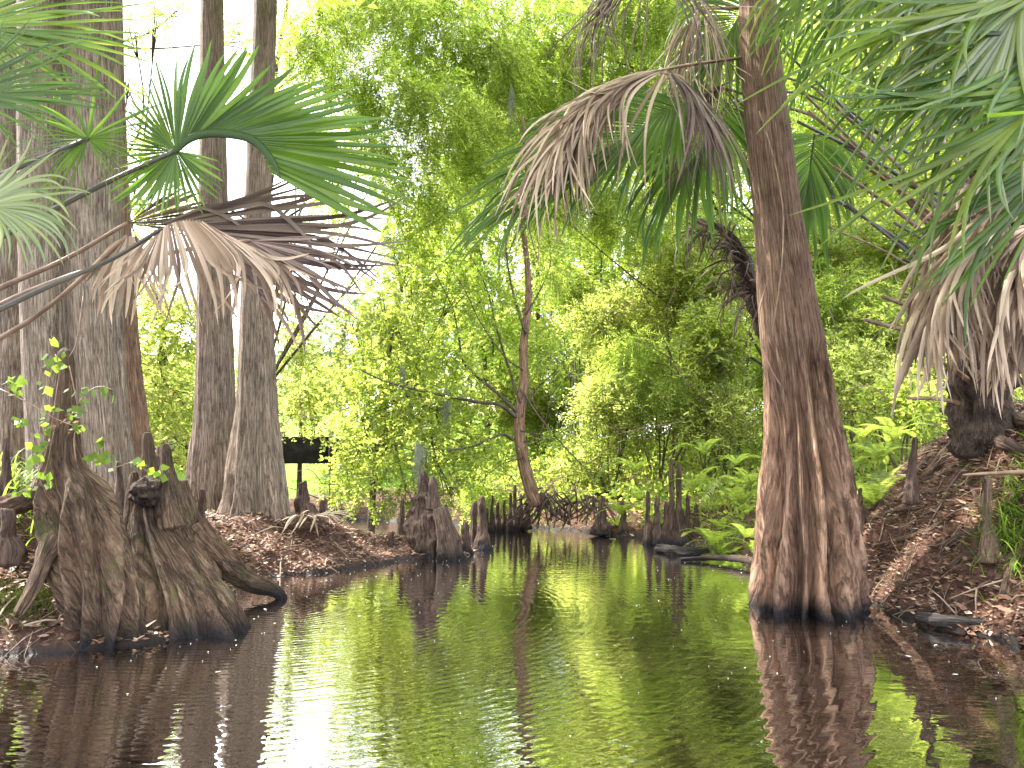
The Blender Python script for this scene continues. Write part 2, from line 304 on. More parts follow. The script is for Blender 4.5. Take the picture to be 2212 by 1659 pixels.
m = M(); wx = axis(-10, 10, 1.0, 60); wy = axis(-2, 24, 1.0, 60); X, Y = np.meshgrid(wx, wy); m.grid(np.stack([X, Y, 0*X], -1))
obj('water', m, water_mat(), kind='structure')
# ------------------------------------------------------------------ foliage generators
def leaves(m, p, d, s, ln, wd):         # diamonds: p base, d direction, s sideways
    a = p; b = p+d*(ln*.42)+s*(wd/2); c = p+d*ln; e = p+d*(ln*.42)-s*(wd/2)
    v = np.stack([a, b, c, e], -2).reshape(-1, 3); f = np.arange(len(v)).reshape(-1, 4); m.add(v, f)
KIND = {  # twig length, leaves per twig, leaf length, leaf width, droop, sag
    'broad': (.36, 12, .085, .048, .15, .05), 'small': (.34, 12, .06, .032, .1, .06), 'cypress': (.50, 24, .11, .022, .8, .16),
    'big': (.8, 12, .26, .16, .2, .1), 'far': (1.6, 14, .6, .36, .3, .3), 'shrub': (.40, 12, .08, .038, -.1, .1), 'mid': (.6, 14, .16, .06, .35, .15), 'wall': (.8, 14, .19, .09, .25, .15)}
def clump_leaves(ml, mw, c, r, n, kind, rg):
    tl, k, ln, wd, droop, sag = KIND[kind]; n = max(3, int(n))
    u = nrm(rg.normal(size=(n, 3)))*rg.uniform(.15, 1, (n, 1))**.55
    lump = vnoise(u*2.3+np.array(c)*1.7, 3)                     # ragged outline
    st = np.array(c)+u*np.array(r)*(1+.38*lump[:, None])
    d = nrm(u*.7+rg.normal(size=(n, 3))*.5+np.array([0, 0, -droop]))
    roll = nrm(np.cross(d, rg.normal(size=(n, 3))*.5+np.array([0, 0, 1.0]))); tl_ = tl*rg.uniform(.6, 1.3, (n, 1))
    t = ((np.arange(k)+.6)/k)[None, :, None]
    p = st[:, None]+d[:, None]*tl_[:, None]*t+np.array([0, 0, -sag])*t*t
    sg = np.where(np.arange(k) % 2, 1, -1)[None, :, None]
    ld = nrm(d[:, None]*.55+roll[:, None]*sg+rg.normal(size=(n, k, 3))*.28)
    sw = nrm(np.cross(ld, rg.normal(size=(n, k, 3))*.55+np.cross(roll, d)[:, None]))
    sc = rg.uniform(.65, 1.25, (n, k, 1))
    leaves(ml, p.reshape(-1, 3), ld.reshape(-1, 3), sw.reshape(-1, 3), (ln*sc).reshape(-1, 1), (wd*sc).reshape(-1, 1))
    if mw is not None:                                           # twig stems as thin three-sided strips
        e = st+d*tl_+np.array([0, 0, -sag]); hw = .0035
        q = nrm(np.cross(d, [0, 0, 1.0]))*hw; q2 = nrm(np.cross(d, q))*hw
        g = np.stack([st-q, st+q, e+q*.4, e-q*.4], 1); mw.add(g.reshape(-1, 3), np.arange(4*n).reshape(-1, 4))
        g = np.stack([st-q2, st+q2, e+q2*.4, e-q2*.4], 1); mw.add(g.reshape(-1, 3), np.arange(4*n).reshape(-1, 4))
def crown(parent, clumps, kind, leafmat, cover=1.5, seed=0, origin=None, name='crown', limbs=True):
    cover = cover*1.75; rg = np.random.default_rng(seed+100); ml, mw, mb = M(), M(), M(); tl, k, ln, wd, _, _ = KIND[kind]
    for (px, py, d, rx, ry, rd) in clumps:
        c = P(px, py, d); r = (rx*d/F, rd, ry*d/F)
        n = cover*PI*r[0]*r[2]/(k*ln*wd*.5*.5); clump_leaves(ml, mw, c, r, n, kind, rg)
        if origin is not None and limbs:
            o_ = np.array(origin[min(len(origin)-1, int(rg.integers(0, len(origin))))]) if isinstance(origin, list) else np.array(origin)
            mid = (o_+c)/2+rg.normal(size=3)*.12*np.linalg.norm(c-o_)*.5
            tube(mb, [o_, mid, c], [.035, .022, .01], 6, 8)
            for _ in range(5):
                e = c+nrm(rg.normal(size=3))*np.array(r)*.8; tube(mb, [mid*.3+c*.7, (c+e)/2+rg.normal(size=3)*.05, e], [.012, .008, .003], 4, 6)
    cr = obj(name, ml, leafmat, parent, smooth=False)
    obj('twigs', mw, MT['twig'], cr2(cr, parent), smooth=False)
    if mb.n: obj('branches', mb, MT['twig'], parent)
    return cr
def cr2(cr, parent):                    # a child of the crown shares the thing's origin
    cr['_base'] = parent['_base']; return cr
def pxtrunk(m, spec, d, seg=48, n=60, flute=None, rough=.03, horizontal=True, nf=6, seed=0, squash=.95):
    pts = [P(x, y, d) for x, y, h in spec]; r = [h*d/F for x, y, h in spec]
    tube(m, pts, r, seg, n, flute, rough, nf, True, horizontal, squash, seed)
# ------------------------------------------------------------------ the leaning cypress at the right
b = PW(1738, 1312); t = thing('bald_cypress', 'leaning brown cypress trunk with deeply fluted base standing in the water at the right', 'tree', b)
m = M(); fr = [(-PI/2+x, s, .088) for x, s in ((-1.25, .8), (-.75, 1.0), (-.38, .9), (-.02, 1.25), (.36, 1.15), (.85, .8), (1.3, .9))]
fr += [(PI/2+x, .9, .16) for x in (-1.2, -.5, .2, .9)]
fr = [(-a, s, wd) for a, s, wd in fr]
pxtrunk(m, [(1640, -420, 36), (1636, -60, 42), (1640, 100, 47), (1652, 220, 50), (1672, 400, 53), (1690, 560, 60), (1712, 750, 72), (1728, 880, 84), (1737, 1000, 102), (1741, 1110, 119), (1742, 1200, 132), (1740, 1280, 139), (1740, 1340, 142), (1740, 1400, 143)],
        6.65, 160, 200, ridges(fr, .05, .80, .42, .0, .46, 1.0), .016, True, 7, 1, .85)
obj('trunk', m, MT['brown'], t)
m = M()
for pts in ([(1640, 240), (1668, 330), (1690, 440), (1690, 560), (1672, 700)], [(1660, 600), (1640, 680), (1655, 770), (1690, 840)]):
    tube(m, [P(x, y, 6.65-.24-.04*i) for i, (x, y) in enumerate(pts)], .006, 6)
obj('vine_stem', m, MT['pett'], t)
# ------------------------------------------------------------------ twin cypresses on the left bank
def cyp(label, spec, d, fl, matk, seed, seg=96, n=140, a1=.4, t0=.45, pw=1.3, squash=.9, base=None):
    b = P(spec[-2][0], spec[-2][1], d); t = thing('bald_cypress', label, 'tree', b); m = M()
    pxtrunk(m, spec, d, seg, n, ridges(fl, .05, a1*1.5, pw*.8, 0, t0*.8, .95), .02, True, 5, seed, squash); obj('trunk', m, MT[matk], t); return t
TA = cyp('grey cypress on the left bank, left one of the touching pair', [(455, -500, 22), (458, 0, 26), (460, 300, 30), (462, 560, 35), (465, 760, 41), (465, 900, 46), (463, 1000, 57), (463, 1080, 66), (464, 1125, 76), (464, 1170, 84)],
         10.8, rand_ridges(9, 3), 'twin', 2, a1=.30)
TB = cyp('cypress with a dark hollow groove at its foot, right one of the touching pair', [(578, -500, 24), (574, 0, 26), (562, 300, 28), (555, 560, 31), (556, 760, 39), (558, 900, 46), (559, 1000, 58), (562, 1080, 67), (563, 1130, 74), (560, 1170, 74)],
         10.2, [(PI/2-.75, 1, .3), (PI/2+.62, 1, .34), (PI/2+1.3, .8, .3), (-PI/2, .8, .5), (0, .8, .4), (PI, .8, .4)], 'twin', 3, a1=.5)
# ------------------------------------------------------------------ big cypress group at the far left
cyp('huge grey cypress trunk nearest the left edge cluster, right lobe with bright flat face', [(200, -500, 62), (200, 0, 62), (202, 300, 62), (205, 560, 60), (214, 760, 58), (226, 900, 60), (236, 1000, 66), (240, 1060, 72), (240, 1120, 76)], 8.6, rand_ridges(7, 5), 'grey', 4, a1=.28)
cyp('huge grey cypress trunk behind the tall left stump, left lobe with a hanging root seam', [(98, -500, 62), (98, 0, 60), (98, 300, 58), (100, 560, 58), (106, 760, 60), (112, 900, 62), (118, 1000, 68), (118, 1120, 72)], 8.5, rand_ridges(6, 6), 'grey', 5, a1=.25)
cyp('grey cypress trunk cut off by the left edge of the photo', [(20, -500, 40), (20, 0, 40), (20, 300, 44), (22, 560, 48), (24, 760, 54), (24, 900, 62), (24, 1000, 70), (24, 1100, 76)], 9.8, rand_ridges(6, 7), 'grey', 6, a1=.25)
cyp('narrow dark cypress trunk tucked behind the huge grey pair on its right side', [(236, -500, 28), (238, 0, 28), (244, 300, 30), (256, 560, 32), (270, 760, 34), (282, 900, 40), (290, 1000, 46), (290, 1100, 50)], 9.4, rand_ridges(6, 8), 'brown', 7, a1=.3)
def shade_crown(t, cs, seed, lm='lime'):  # crowns above the frame, added to block sky light and deepen contrast
    rg = np.random.default_rng(seed); ml, mb = M(), M()
    for (x, y, z, r) in cs:
        clump_leaves(ml, None, (x, y, z), (r, r, r*.5), 1.5*PI*r*r/(12*.26*.16*.25), 'big', rg)
        b0 = np.array(t['_base']); tube(mb, [b0+[0, 0, 8.2], (b0+[0, 0, 10]+np.array([x, y, z]))/2, (x, y, z)], [.06, .05, .02], 6, 10)
    obj('crown', ml, MT[lm], t, smooth=False); obj('branches', mb, MT['twig'], t)
CYP = [o for o in bpy.data.objects if o.name.startswith('bald_cypress')]
shade_crown(CYP[0], [(2.5, 6.0, 10.5, 2.4), (4.5, 4.0, 10, 2.4), (.8, 3.5, 11, 2.2), (3, 1.0, 10.5, 2.6), (5.5, 7.5, 10.5, 2.2)], 1)
shade_crown(CYP[3], [(-5, 7, 10.5, 2.5), (-3.4, 4.2, 10.8, 2.4), (-6.5, 4.5, 10, 2.5), (-1.5, 1.5, 11, 2.5), (-4.5, .5, 10, 2.6)], 2)
shade_crown(CYP[2], [(-2.6, 11, 11, 2.2), (-1, 8.4, 11.5, 2.0)], 3)
# ------------------------------------------------------------------ slender tree over the far bank
t = thing('slender_tree', 'slender dark tree with thin spreading branches on the far bank in the middle', 'tree', P(1152, 1075, 14.6))
m = M(); D = 14.6
def pt(m, pts, r0, r1, d=14.6, dd=0, seg=7, rough=.05):
    n = len(pts); tube(m, [P(x, y, d+dd*i/(n-1)) for i, (x, y) in enumerate(pts)], np.linspace(r0, r1, n), seg, n*5, None, rough, 8)
pt(m, [(1158, 1092), (1142, 1040), (1128, 985), (1122, 930), (1124, 880), (1132, 820), (1130, 760), (1136, 700), (1142, 640), (1138, 560), (1130, 480), (1140, 400), (1128, 250)], .14, .03, seg=14)
obj('trunk', m, MT['brown'], t)
m = M()
for pts, r0, dd in (([(1114, 900), (1080, 875), (1030, 868), (969, 856), (900, 842), (831, 823), (780, 800)], .045, -1), ([(1114, 888), (1075, 850), (1032, 815), (1000, 780), (990, 720), (975, 660), (940, 590)], .04, .8),
    ([(1108, 950), (1085, 938), (1060, 948), (1014, 966), (960, 972), (915, 968)], .035, -1.2), ([(1124, 870), (1100, 800), (1070, 700), (1050, 620), (1010, 540)], .03, 1), ([(1136, 720), (1110, 640), (1095, 560), (1090, 470)], .035, .5),
    ([(1124, 840), (1165, 900), (1215, 960), (1262, 1010), (1290, 1045)], .022, -.6), ([(1124, 930), (1180, 940), (1215, 915), (1260, 893), (1290, 890)], .016, -.8), ([(1128, 990), (1090, 1000), (1060, 1020), (1030, 1050)], .015, -.6),
    ([(1126, 900), (1150, 850), (1200, 800), (1250, 740)], .02, .6), ([(1130, 800), (1090, 770), (1040, 700), (1000, 620), (960, 560)], .018, -.8), ([(1030, 868), (990, 880), (950, 920), (935, 945)], .012, -.3), ([(1122, 960), (1170, 930), (1195, 850), (1240, 800), (1300, 760)], .014, .3),
    ([(1136, 680), (1170, 620), (1190, 560), (1180, 480)], .02, .4)):
    pt(m, pts, r0, r0*.3, 14.5, dd, 6)
obj('branches', m, MT['twig'], t)
crown(t, [(1090, 480, 15, 90, 90, 1.0), (1010, 560, 15, 70, 60, .8), (1190, 560, 15, 60, 90, .8), (960, 760, 14.3, 80, 50, .6), (1060, 660, 14.8, 70, 70, .7), (1180, 760, 15, 70, 60, .6), (1060, 990, 13.8, 60, 30, .4), (1230, 960, 14.2, 60, 40, .4)], 'small', MT['lime'], .45, 1, limbs=False)
# ------------------------------------------------------------------ trees and thicket behind
def tree(label, base, trunk_px, r0, clumps, kind, lm, cover, seed, name='tree', cat='tree', group=None, d=None, tm='twig', mats=None):
    b = P(*base); b[2] = float(gz(b[0], b[1])); t = thing(name, label, cat, b, group)
    m = M(); pts = [b-np.array([0, 0, .1])]+[P(*q) for q in trunk_px]; tube(m, pts, np.linspace(r0, r0*.35, len(pts)), 10, len(pts)*6, None, .06, 6); obj('trunk', m, MT[tm], t)
    crown(t, clumps, kind, MT[lm], cover, seed, [np.array(p_) for p_ in pts[1:]])
    return t
# canopy of feathery cypress across the top
tree('feathery yellow-green cypress crown hanging across the top middle of the view', (1660, 1040, 19), [(1665, 800, 19), (1655, 500, 19), (1560, 200, 18.5), (1480, -100, 18)], .15,
     [(1180, 60, 17, 130, 90, 1.5), (1330, 150, 18, 130, 110, 1.5), (1100, 220, 17, 120, 110, 1.3), (1250, 330, 17.5, 130, 100, 1.5), (1480, 300, 18, 130, 130, 1.5), (1400, 20, 17, 120, 90, 1.4), (1040, 370, 16.5, 100, 80, 1.2), (1500, 520, 18.5, 120, 80, 1.4), (1180, 440, 17, 90, 60, 1.2), (1340, 470, 18, 100, 70, 1.2), (1250, -40, 17.5, 140, 60, 1.3), (1450, -40, 17.5, 140, 60, 1.3), (1180, 180, 17.5, 100, 90, 1.2)], 'cypress', 'lime', 1.6, 11, 'bald_cypress')
tree('cypress with drooping feathery branches behind the touching pair of trunks', (565, 1040, 18), [(565, 850, 17.5), (570, 500, 17), (590, 200, 16.5), (640, -100, 16)], .12,
     [(700, 60, 14, 100, 90, 1.0), (850, 40, 15, 110, 90, 1.2), (990, 60, 15.5, 90, 90, 1.2), (820, 190, 14.5, 100, 80, 1.0), (950, 240, 15, 100, 90, 1.1), (740, 190, 14, 60, 50, .8), (880, 370, 15, 90, 80, 1.0), (960, 450, 15.5, 70, 60, 1.0), (870, 500, 15.5, 60, 50, .9), (640, 120, 13.5, 50, 60, .8), (630, 250, 13.6, 36, 50, .7), (690, 330, 14, 50, 40, .7), (720, 430, 14.5, 50, 40, .7), (1060, 120, 16, 80, 90, 1), (760, -40, 15, 120, 60, 1.2), (900, -40, 15.5, 120, 60, 1.2), (1040, -30, 16, 120, 60, 1.2), (930, 140, 16, 90, 80, 1), (800, 300, 15, 60, 70, .9), (1010, 300, 16, 70, 80, 1)], 'cypress', 'lime', 1.4, 12, 'bald_cypress')
tree('cypress crown of long drooping sprays at the top right behind the palm fronds', (1900, 1000, 21), [(1880, 700, 21), (1860, 300, 20), (1850, -100, 19)], .2,
     [(1700, 60, 18, 130, 110, 1.5), (1850, 200, 18, 140, 120, 1.5), (2000, 60, 18, 140, 120, 1.5), (2120, 250, 18, 130, 140, 1.5), (1760, 330, 18, 110, 90, 1.4), (1930, 400, 18.5, 120, 100, 1.4), (1600, 160, 18, 90, 110, 1.3)], 'mid', 'lime', 1.2, 13, 'bald_cypress')
# broadleaf in the middle left
tree('bushy broadleaf tree with vivid green leaves leaning over the creek left of the slender tree', (800, 1085, 15.8), [(810, 980, 15.6), (830, 850, 15.5), (850, 700, 15.4)], .09,
     [(830, 660, 15, 95, 60, .9), (900, 740, 15, 110, 70, 1.0), (790, 780, 15, 90, 70, .9), (880, 860, 14.6, 120, 70, 1.0), (780, 900, 14.8, 90, 70, .9), (960, 900, 14.4, 80, 60, .8), (850, 980, 14.3, 120, 55, .9), (940, 1010, 14.2, 80, 45, .7), (770, 985, 14.6, 60, 40, .7), (880, 575, 15.4, 80, 50, .8), (1000, 830, 15, 60, 60, .7), (800, 1075, 14.6, 75, 30, .6), (765, 1050, 15, 40, 30, .6), (880, 1070, 14.3, 60, 28, .5), (960, 1065, 14.2, 50, 25, .5), (1010, 960, 14.6, 50, 50, .6), (760, 700, 15.2, 50, 45, .7), (980, 640, 15.3, 60, 50, .7)], 'broad', 'vivid', .72, 14, 'broadleaf_tree')
tree('broadleaf tree with bright leaves between the narrow dark trunk and the touching pair', (360, 1040, 15.5), [(355, 900, 15.5), (350, 700, 15.5), (345, 560, 15.5)], .08,
     [(330, 650, 15, 70, 60, .9), (400, 700, 15, 60, 70, .9), (340, 780, 15, 70, 60, .9), (390, 860, 14.6, 70, 60, .9), (330, 900, 14.6, 60, 50, .8), (390, 960, 14.2, 60, 40, .7)], 'broad', 'olive', 1.25, 15, 'broadleaf_tree')
tree('leafy shrub between the right trunk of the touching pair and the bushy tree', (650, 1000, 20), [(650, 900, 20), (650, 800, 20)], .07,
     [(640, 760, 18, 50, 60, .9), (700, 830, 17.5, 60, 50, .9), (650, 860, 17.5, 60, 30, .9), (675, 912, 17.4, 34, 20, .5), (625, 905, 17.4, 20, 16, .4), (620, 690, 18, 30, 50, .7)], 'broad', 'olive', 1.0, 16, 'broadleaf_tree')
tree('sparse oak branch with small dark leaf clusters against the white sky at top left', (225, 1000, 17), [(225, 700, 17), (225, 400, 16), (225, 100, 15)], .05,
     [(290, 60, 13, 35, 30, .4), (340, 30, 13, 35, 25, .4), (385, 20, 13, 30, 20, .4), (300, 330, 13, 40, 40, .4), (290, 250, 13, 25, 20, .3), (340, 320, 13, 35, 30, .4), (330, 420, 13, 50, 50, .5), (280, 170, 13, 20, 15, .3), (390, 440, 13.5, 40, 40, .5), (520, 90, 13.5, 22, 50, .4), (520, 230, 13.5, 16, 40, .4), (290, 500, 13.5, 30, 40, .5)], 'broad', 'vivid', .7, 17, 'oak_tree')
tree('sunlit broadleaf tree behind the huge trunks at the far left', (-60, 980, 15), [(-40, 700, 15), (-20, 400, 15)], .12,
     [(20, 120, 14, 80, 100, .9), (40, 300, 14, 70, 90, .9), (0, 600, 14, 80, 120, .9), (60, 780, 14, 50, 80, .9), (150, 720, 14.5, 40, 120, .6)], 'broad', 'vivid', .8, 18, 'broadleaf_tree')
# hillside thicket behind the leaning cypress: shrubs of several kinds
sh = [('olive', 1240, 1010, 18, 80, 60, 'round pale shrub just right of the slender tree trunk'),
      ('olive', 1320, 900, 17.5, 90, 80, 'yellow-green bush on the slope behind the roots of the slender tree'),
      ('lime', 1420, 800, 17.5, 110, 90, 'feathery lime bush halfway up the slope in the middle right'),
      ('olive', 1540, 900, 16.5, 100, 80, 'mixed green bush directly left of the leaning cypress flare'),
      ('vivid', 1560, 730, 17, 100, 90, 'darker leafy bush touching the left side of the leaning cypress'),
      ('olive', 1330, 700, 19, 110, 90, 'tall pale bush above the feathery lime bush'),
      ('lime', 1240, 620, 20, 90, 80, 'light airy bush under the tip of the drooping palm fan'),
      ('olive', 1450, 620, 19, 110, 90, 'sparkling thicket bush below the hanging dead palm leaf'),
      ('vivid', 1580, 600, 18, 90, 80, 'green bush around the curled dead frond'),
      ('olive', 1830, 820, 14, 90, 80, 'tangled olive bush right of the leaning cypress at mid height'),
      ('vivid', 1900, 700, 15, 100, 90, 'dense green bush between the leaning cypress and the palm trunk'),
      ('lime', 1820, 620, 16, 90, 90, 'bright bush behind the lowest palm stalks'),
      ('vivid', 1950, 880, 12, 80, 70, 'low green bush at the left of the palm foot'),
      ('olive', 1760, 500, 18, 90, 90, 'leafy bush behind the upper palm stalks beside the leaning trunk'),
      ('vivid', 1950, 540, 17, 110, 90, 'shaded bush behind the middle of the palm crown'),
      ('olive', 2130, 780, 13, 110, 90, 'dim bush behind the dead palm skirt at the right edge'),
      ('vivid', 2150, 560, 15, 110, 110, 'dark bush behind the palm crown at the right edge'),
      ('olive', 1160, 870, 24, 110, 70, 'pale bush far behind the slender tree'),
      ('far', 1290, 790, 26, 90, 70, 'haze-pale distant bush in the gap right of the slender tree'),
      ('vivid', 735, 1068, 17.5, 26, 24, 'dark low bush beside the lawn left of the bushy tree'),
      ('lime', 1060, 1050, 17, 70, 40, 'bright low bush on the far bank left of the slender tree foot')]
for i, (lm, px, py, d, rx, ry, lab) in enumerate(sh):
    by = min(py+ry*1.2, 1060); b = P(px, by, d); b[2] = float(gz(b[0], b[1])); rg = np.random.default_rng(300+i)
    t = thing('shrub', lab, 'shrub', b, 'shrubs on the bank and slope'); m = M()
    c0 = P(px, py, d)
    for k in range(5):
        e = c0+rg.normal(size=3)*np.array([rx*.5*d/F, .3, ry*.4*d/F]); tube(m, [b+rg.normal(size=3)*.05*np.array([1, 1, 0])-np.array([0, 0, .05]), (b+e)/2+rg.normal(size=3)*.1, e], [.025, .018, .006], 6, 10)
    obj('stem', m, MT['twig'], t); m = M()
    for k in range(9):
        a_ = c0+rg.normal(size=3)*np.array([rx*.6*d/F, .5, ry*.5*d/F])-[0, .5, 0]; e = a_+nrm(rg.normal(size=3)*[1, .5, .6])*rg.uniform(.7, 1.8); tube(m, [a_, (a_+e)/2+rg.normal(size=3)*.12, e], [.012, .009, .003], 4, 7)
    obj('dead_branches', m, MT['sticks'], t)
    cl = [(px+rg.uniform(-.55, .55)*rx, py+rg.uniform(-.6, .5)*ry, d+rg.uniform(-.7, .7), rx*.6, ry*.58, .7) for _ in range(5)]
    crown(t, cl, {'olive': 'shrub', 'lime': 'cypress', 'vivid': 'broad', 'far': 'mid'}[lm], MT[lm], 1.2, 40+i, limbs=False, name='foliage')
wall_ = [('olive', 760, 25, 880, 1), ('vivid', 900, 27, 430, .9), ('lime', 1040, 24, 150, .8), ('olive', 1160, 27, 60, .7), ('lime', 1290, 24, 0, .8), ('olive', 1420, 23, 20, .8), ('lime', 1550, 25, 0, .8), ('vivid', 1690, 24, 40, .8), ('olive', 1830, 24, 0, .8), ('vivid', 1960, 22, 40, .8), ('olive', 2090, 22, 20, .8), ('lime', 2220, 22, 40, .8),
         ('olive', 330, 26, 760, 1), ('lime', 430, 29, 740, .9), ('vivid', 180, 24, 640, 1), ('olive', 30, 22, 620, 1), ('vivid', 650, 40, 800, .7)]
wl = ['low broadleaf tree behind the bushy vivid one', 'tall broadleaf tree rising behind the bushy vivid one', 'airy tree behind the left side of the slender tree', 'thin pale tree right behind the slender tree', 'tall yellow-green tree behind the middle of the slope', 'olive tree at the top of the middle slope', 'yellow-green tree standing above the curled dead leaf', 'dark green tree directly behind the leaning cypress', 'olive tree behind the palm stalks', 'green tree behind the left half of the palm crown', 'olive tree behind the palm trunk', 'yellow-green tree at the right edge behind the palm', 'olive tree seen between the narrow dark trunk and the pair', 'yellow-green tree seen just left of the touching pair', 'green tree behind the huge grey trunks', 'olive tree at the left edge behind all trunks', 'low green tree above the bridge right of the pair']
for i, (lm, px, d, top, cv) in enumerate(wall_):
    rg = np.random.default_rng(700+i); cl = []; yy = top+60
    while yy < 1010: cl.append((px+rg.uniform(-45, 45), yy, d+rg.uniform(-1, 1), rg.uniform(75, 105), rg.uniform(55, 75), 1.3)); yy += 62
    if px > 700: cl = [(c[0], min(c[1], 985), c[2], c[3], c[4], c[5]) for c in cl]
    else: cl = [c for c in cl if c[1] < (880 if px > 500 else 960)]
    tree(wl[i], (px, 1010, d), [(px+rg.uniform(-15, 15), 900, d), (px+rg.uniform(-20, 20), (top+900)/2, d), (px+rg.uniform(-20, 20), top+40, d)], .12, cl, 'wall', lm, cv*(.8 if top < 300 else 1), 80+i, 'background_tree', group='trees behind the thicket')
# far tree line, each its own tree
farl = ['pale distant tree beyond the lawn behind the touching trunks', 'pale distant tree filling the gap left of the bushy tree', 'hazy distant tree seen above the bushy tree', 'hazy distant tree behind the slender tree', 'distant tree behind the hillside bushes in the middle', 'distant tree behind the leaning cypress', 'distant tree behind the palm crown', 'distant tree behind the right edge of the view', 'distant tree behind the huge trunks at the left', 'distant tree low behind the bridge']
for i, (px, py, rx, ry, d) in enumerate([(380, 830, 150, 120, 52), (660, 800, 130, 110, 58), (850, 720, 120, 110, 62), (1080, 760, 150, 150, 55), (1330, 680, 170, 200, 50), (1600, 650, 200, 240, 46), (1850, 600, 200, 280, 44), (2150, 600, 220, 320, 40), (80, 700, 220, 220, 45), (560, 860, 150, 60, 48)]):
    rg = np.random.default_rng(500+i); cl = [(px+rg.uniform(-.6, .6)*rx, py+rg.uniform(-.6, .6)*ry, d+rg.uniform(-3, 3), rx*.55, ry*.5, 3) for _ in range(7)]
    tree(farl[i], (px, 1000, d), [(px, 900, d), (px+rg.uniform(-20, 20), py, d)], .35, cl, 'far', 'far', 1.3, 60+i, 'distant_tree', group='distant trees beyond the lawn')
# ------------------------------------------------------------------ palm fans
def ribbons(m, org, dirs, lat, Ls, wsplit, split, wmax, droop, rg, kink=0, nseg=14, rnd=.03, vfold=.28, w0=0.0):
    n = len(org); p = org.copy(); d = nrm(dirs); lat = nrm(lat); u = np.linspace(0, 1, nseg+1); g = np.zeros((n, nseg+1, 3, 3))
    dr = droop*rg.uniform(.6, 1.5, n)[:, None]; kk = rg.uniform(.35, .85, n); ks = (rg.random(n) < kink)*rg.uniform(1.5, 4, n)
    tw = rg.normal(size=(n, 3))*rnd
    for i in range(nseg+1):
        x = u[i]; s = x*Ls
        wf = w0+s*wsplit; wt = np.minimum(w0+split*Ls*wsplit, wmax)*np.clip((1-x)/(1-split), 0, 1)**.5
        wd = np.where(x < split, np.minimum(wf, wmax*1.0), wt); wd = np.maximum(wd, .0012)
        la = nrm(lat-d*np.sum(lat*d, -1, keepdims=True)); nn = np.cross(d, la)
        fold = (vfold*wd)[:, None]
        g[:, i, 0] = p-la*wd[:, None]/2; g[:, i, 1] = p-nn*fold*(1 if 1 else 0); g[:, i, 2] = p+la*wd[:, None]/2
        if i < nseg:
            st = (Ls/nseg)[:, None]
            grav = dr*(x**1.3)*2.2/nseg+(np.exp(-((x-kk)/.06)**2)*ks/nseg*3.0)[:, None]
            d = nrm(d+np.array([0, 0, -1.0])*grav+tw*(x > split)/nseg*8); p = p+d*st
    for i in range(n): m.grid(g[i])
def fan(m, hub, fwd, up, Lr, n, span, split=.42, droop=1.0, costa=.25, cbend=.3, seed=0, kink=0, wmax=.03, rnd=.05, cup=.15, shape=.45, wide=1.6):
    rg = np.random.default_rng(seed); fwd = nrm(np.asarray(fwd, float)); up = np.asarray(up, float); side = nrm(np.cross(fwd, up)); up = np.cross(side, fwd)
    ph = np.linspace(-span, span, n); t = (1-np.abs(ph)/span); cs = t*costa*Lr
    org = np.asarray(hub)+fwd*cs[:, None]+np.array([0, 0, -1.0])*(cbend*cs*t)[:, None]
    dirs = np.cos(ph)[:, None]*fwd+np.sin(ph)[:, None]*side+up*(cup*np.abs(np.sin(ph)))[:, None]+rg.normal(size=(n, 3))*.02
    lat = -np.sin(ph)[:, None]*fwd+np.cos(ph)[:, None]*side
    Ls = Lr*(1-shape*(np.abs(ph)/span)**1.5)*rg.uniform(.88, 1.06, n)
    dp = 2*span/n; ribbons(m, org, dirs, lat, Ls, dp*wide+costa/n, split, wmax*1.35, droop, rg, kink, rnd=rnd, w0=costa*Lr/n*1.5)
    mc = org[np.argsort(cs)[-1]]; tube(m, [hub, (np.asarray(hub)+mc)/2+np.array([0, 0, .01]), mc], [.012, .009, .003], 6, 6)
def keyfan(m, d, hub_px, keys, n, split=.45, droop=.25, seed=0, wmax=.034, tilt=0.0, depthrand=.12, kink=0, rnd=.04, nseg=14, wscale=1.0):
    # keys: (screen angle deg, length px, origin dx, dy) in order round the fan; the blade lies roughly in a plane facing the creek
    rg = np.random.default_rng(seed); K = np.array(keys, float); u = np.linspace(0, len(K)-1, n); q = [np.interp(u, range(len(K)), K[:, j]) for j in range(4)]
    a = np.radians(q[0]); s = d/F; h = P(hub_px[0], hub_px[1], d)
    org = h+np.stack([q[2]*s, np.abs(q[2])*s*tilt*.3, -q[3]*s], -1)
    dirs = np.stack([np.cos(a), tilt*np.cos(a)+rg.normal(size=n)*depthrand*.3+.15*np.sin(a*2+1), np.sin(a)], -1)
    lat = np.stack([-np.sin(a), .35*np.cos(3*a), np.cos(a)], -1); Ls = q[1]*s*rg.uniform(.9, 1.08, n)
    da = np.abs(np.gradient(a)); og = np.linalg.norm(np.gradient(org, axis=0), axis=1)
    ribbons(m, org, dirs, lat, Ls, da*1.15*wscale, split, wmax, droop, rg, kink, nseg, rnd, w0=og*1.1)
def stalk(name, parent, pts, r, mk, seg=6):
    m = M(); n = len(pts); tube(m, [P(*q) for q in pts], np.linspace(r*1.25, r*.75, n), seg, n*6, squash=.6); return obj(name, m, MT[mk], parent)
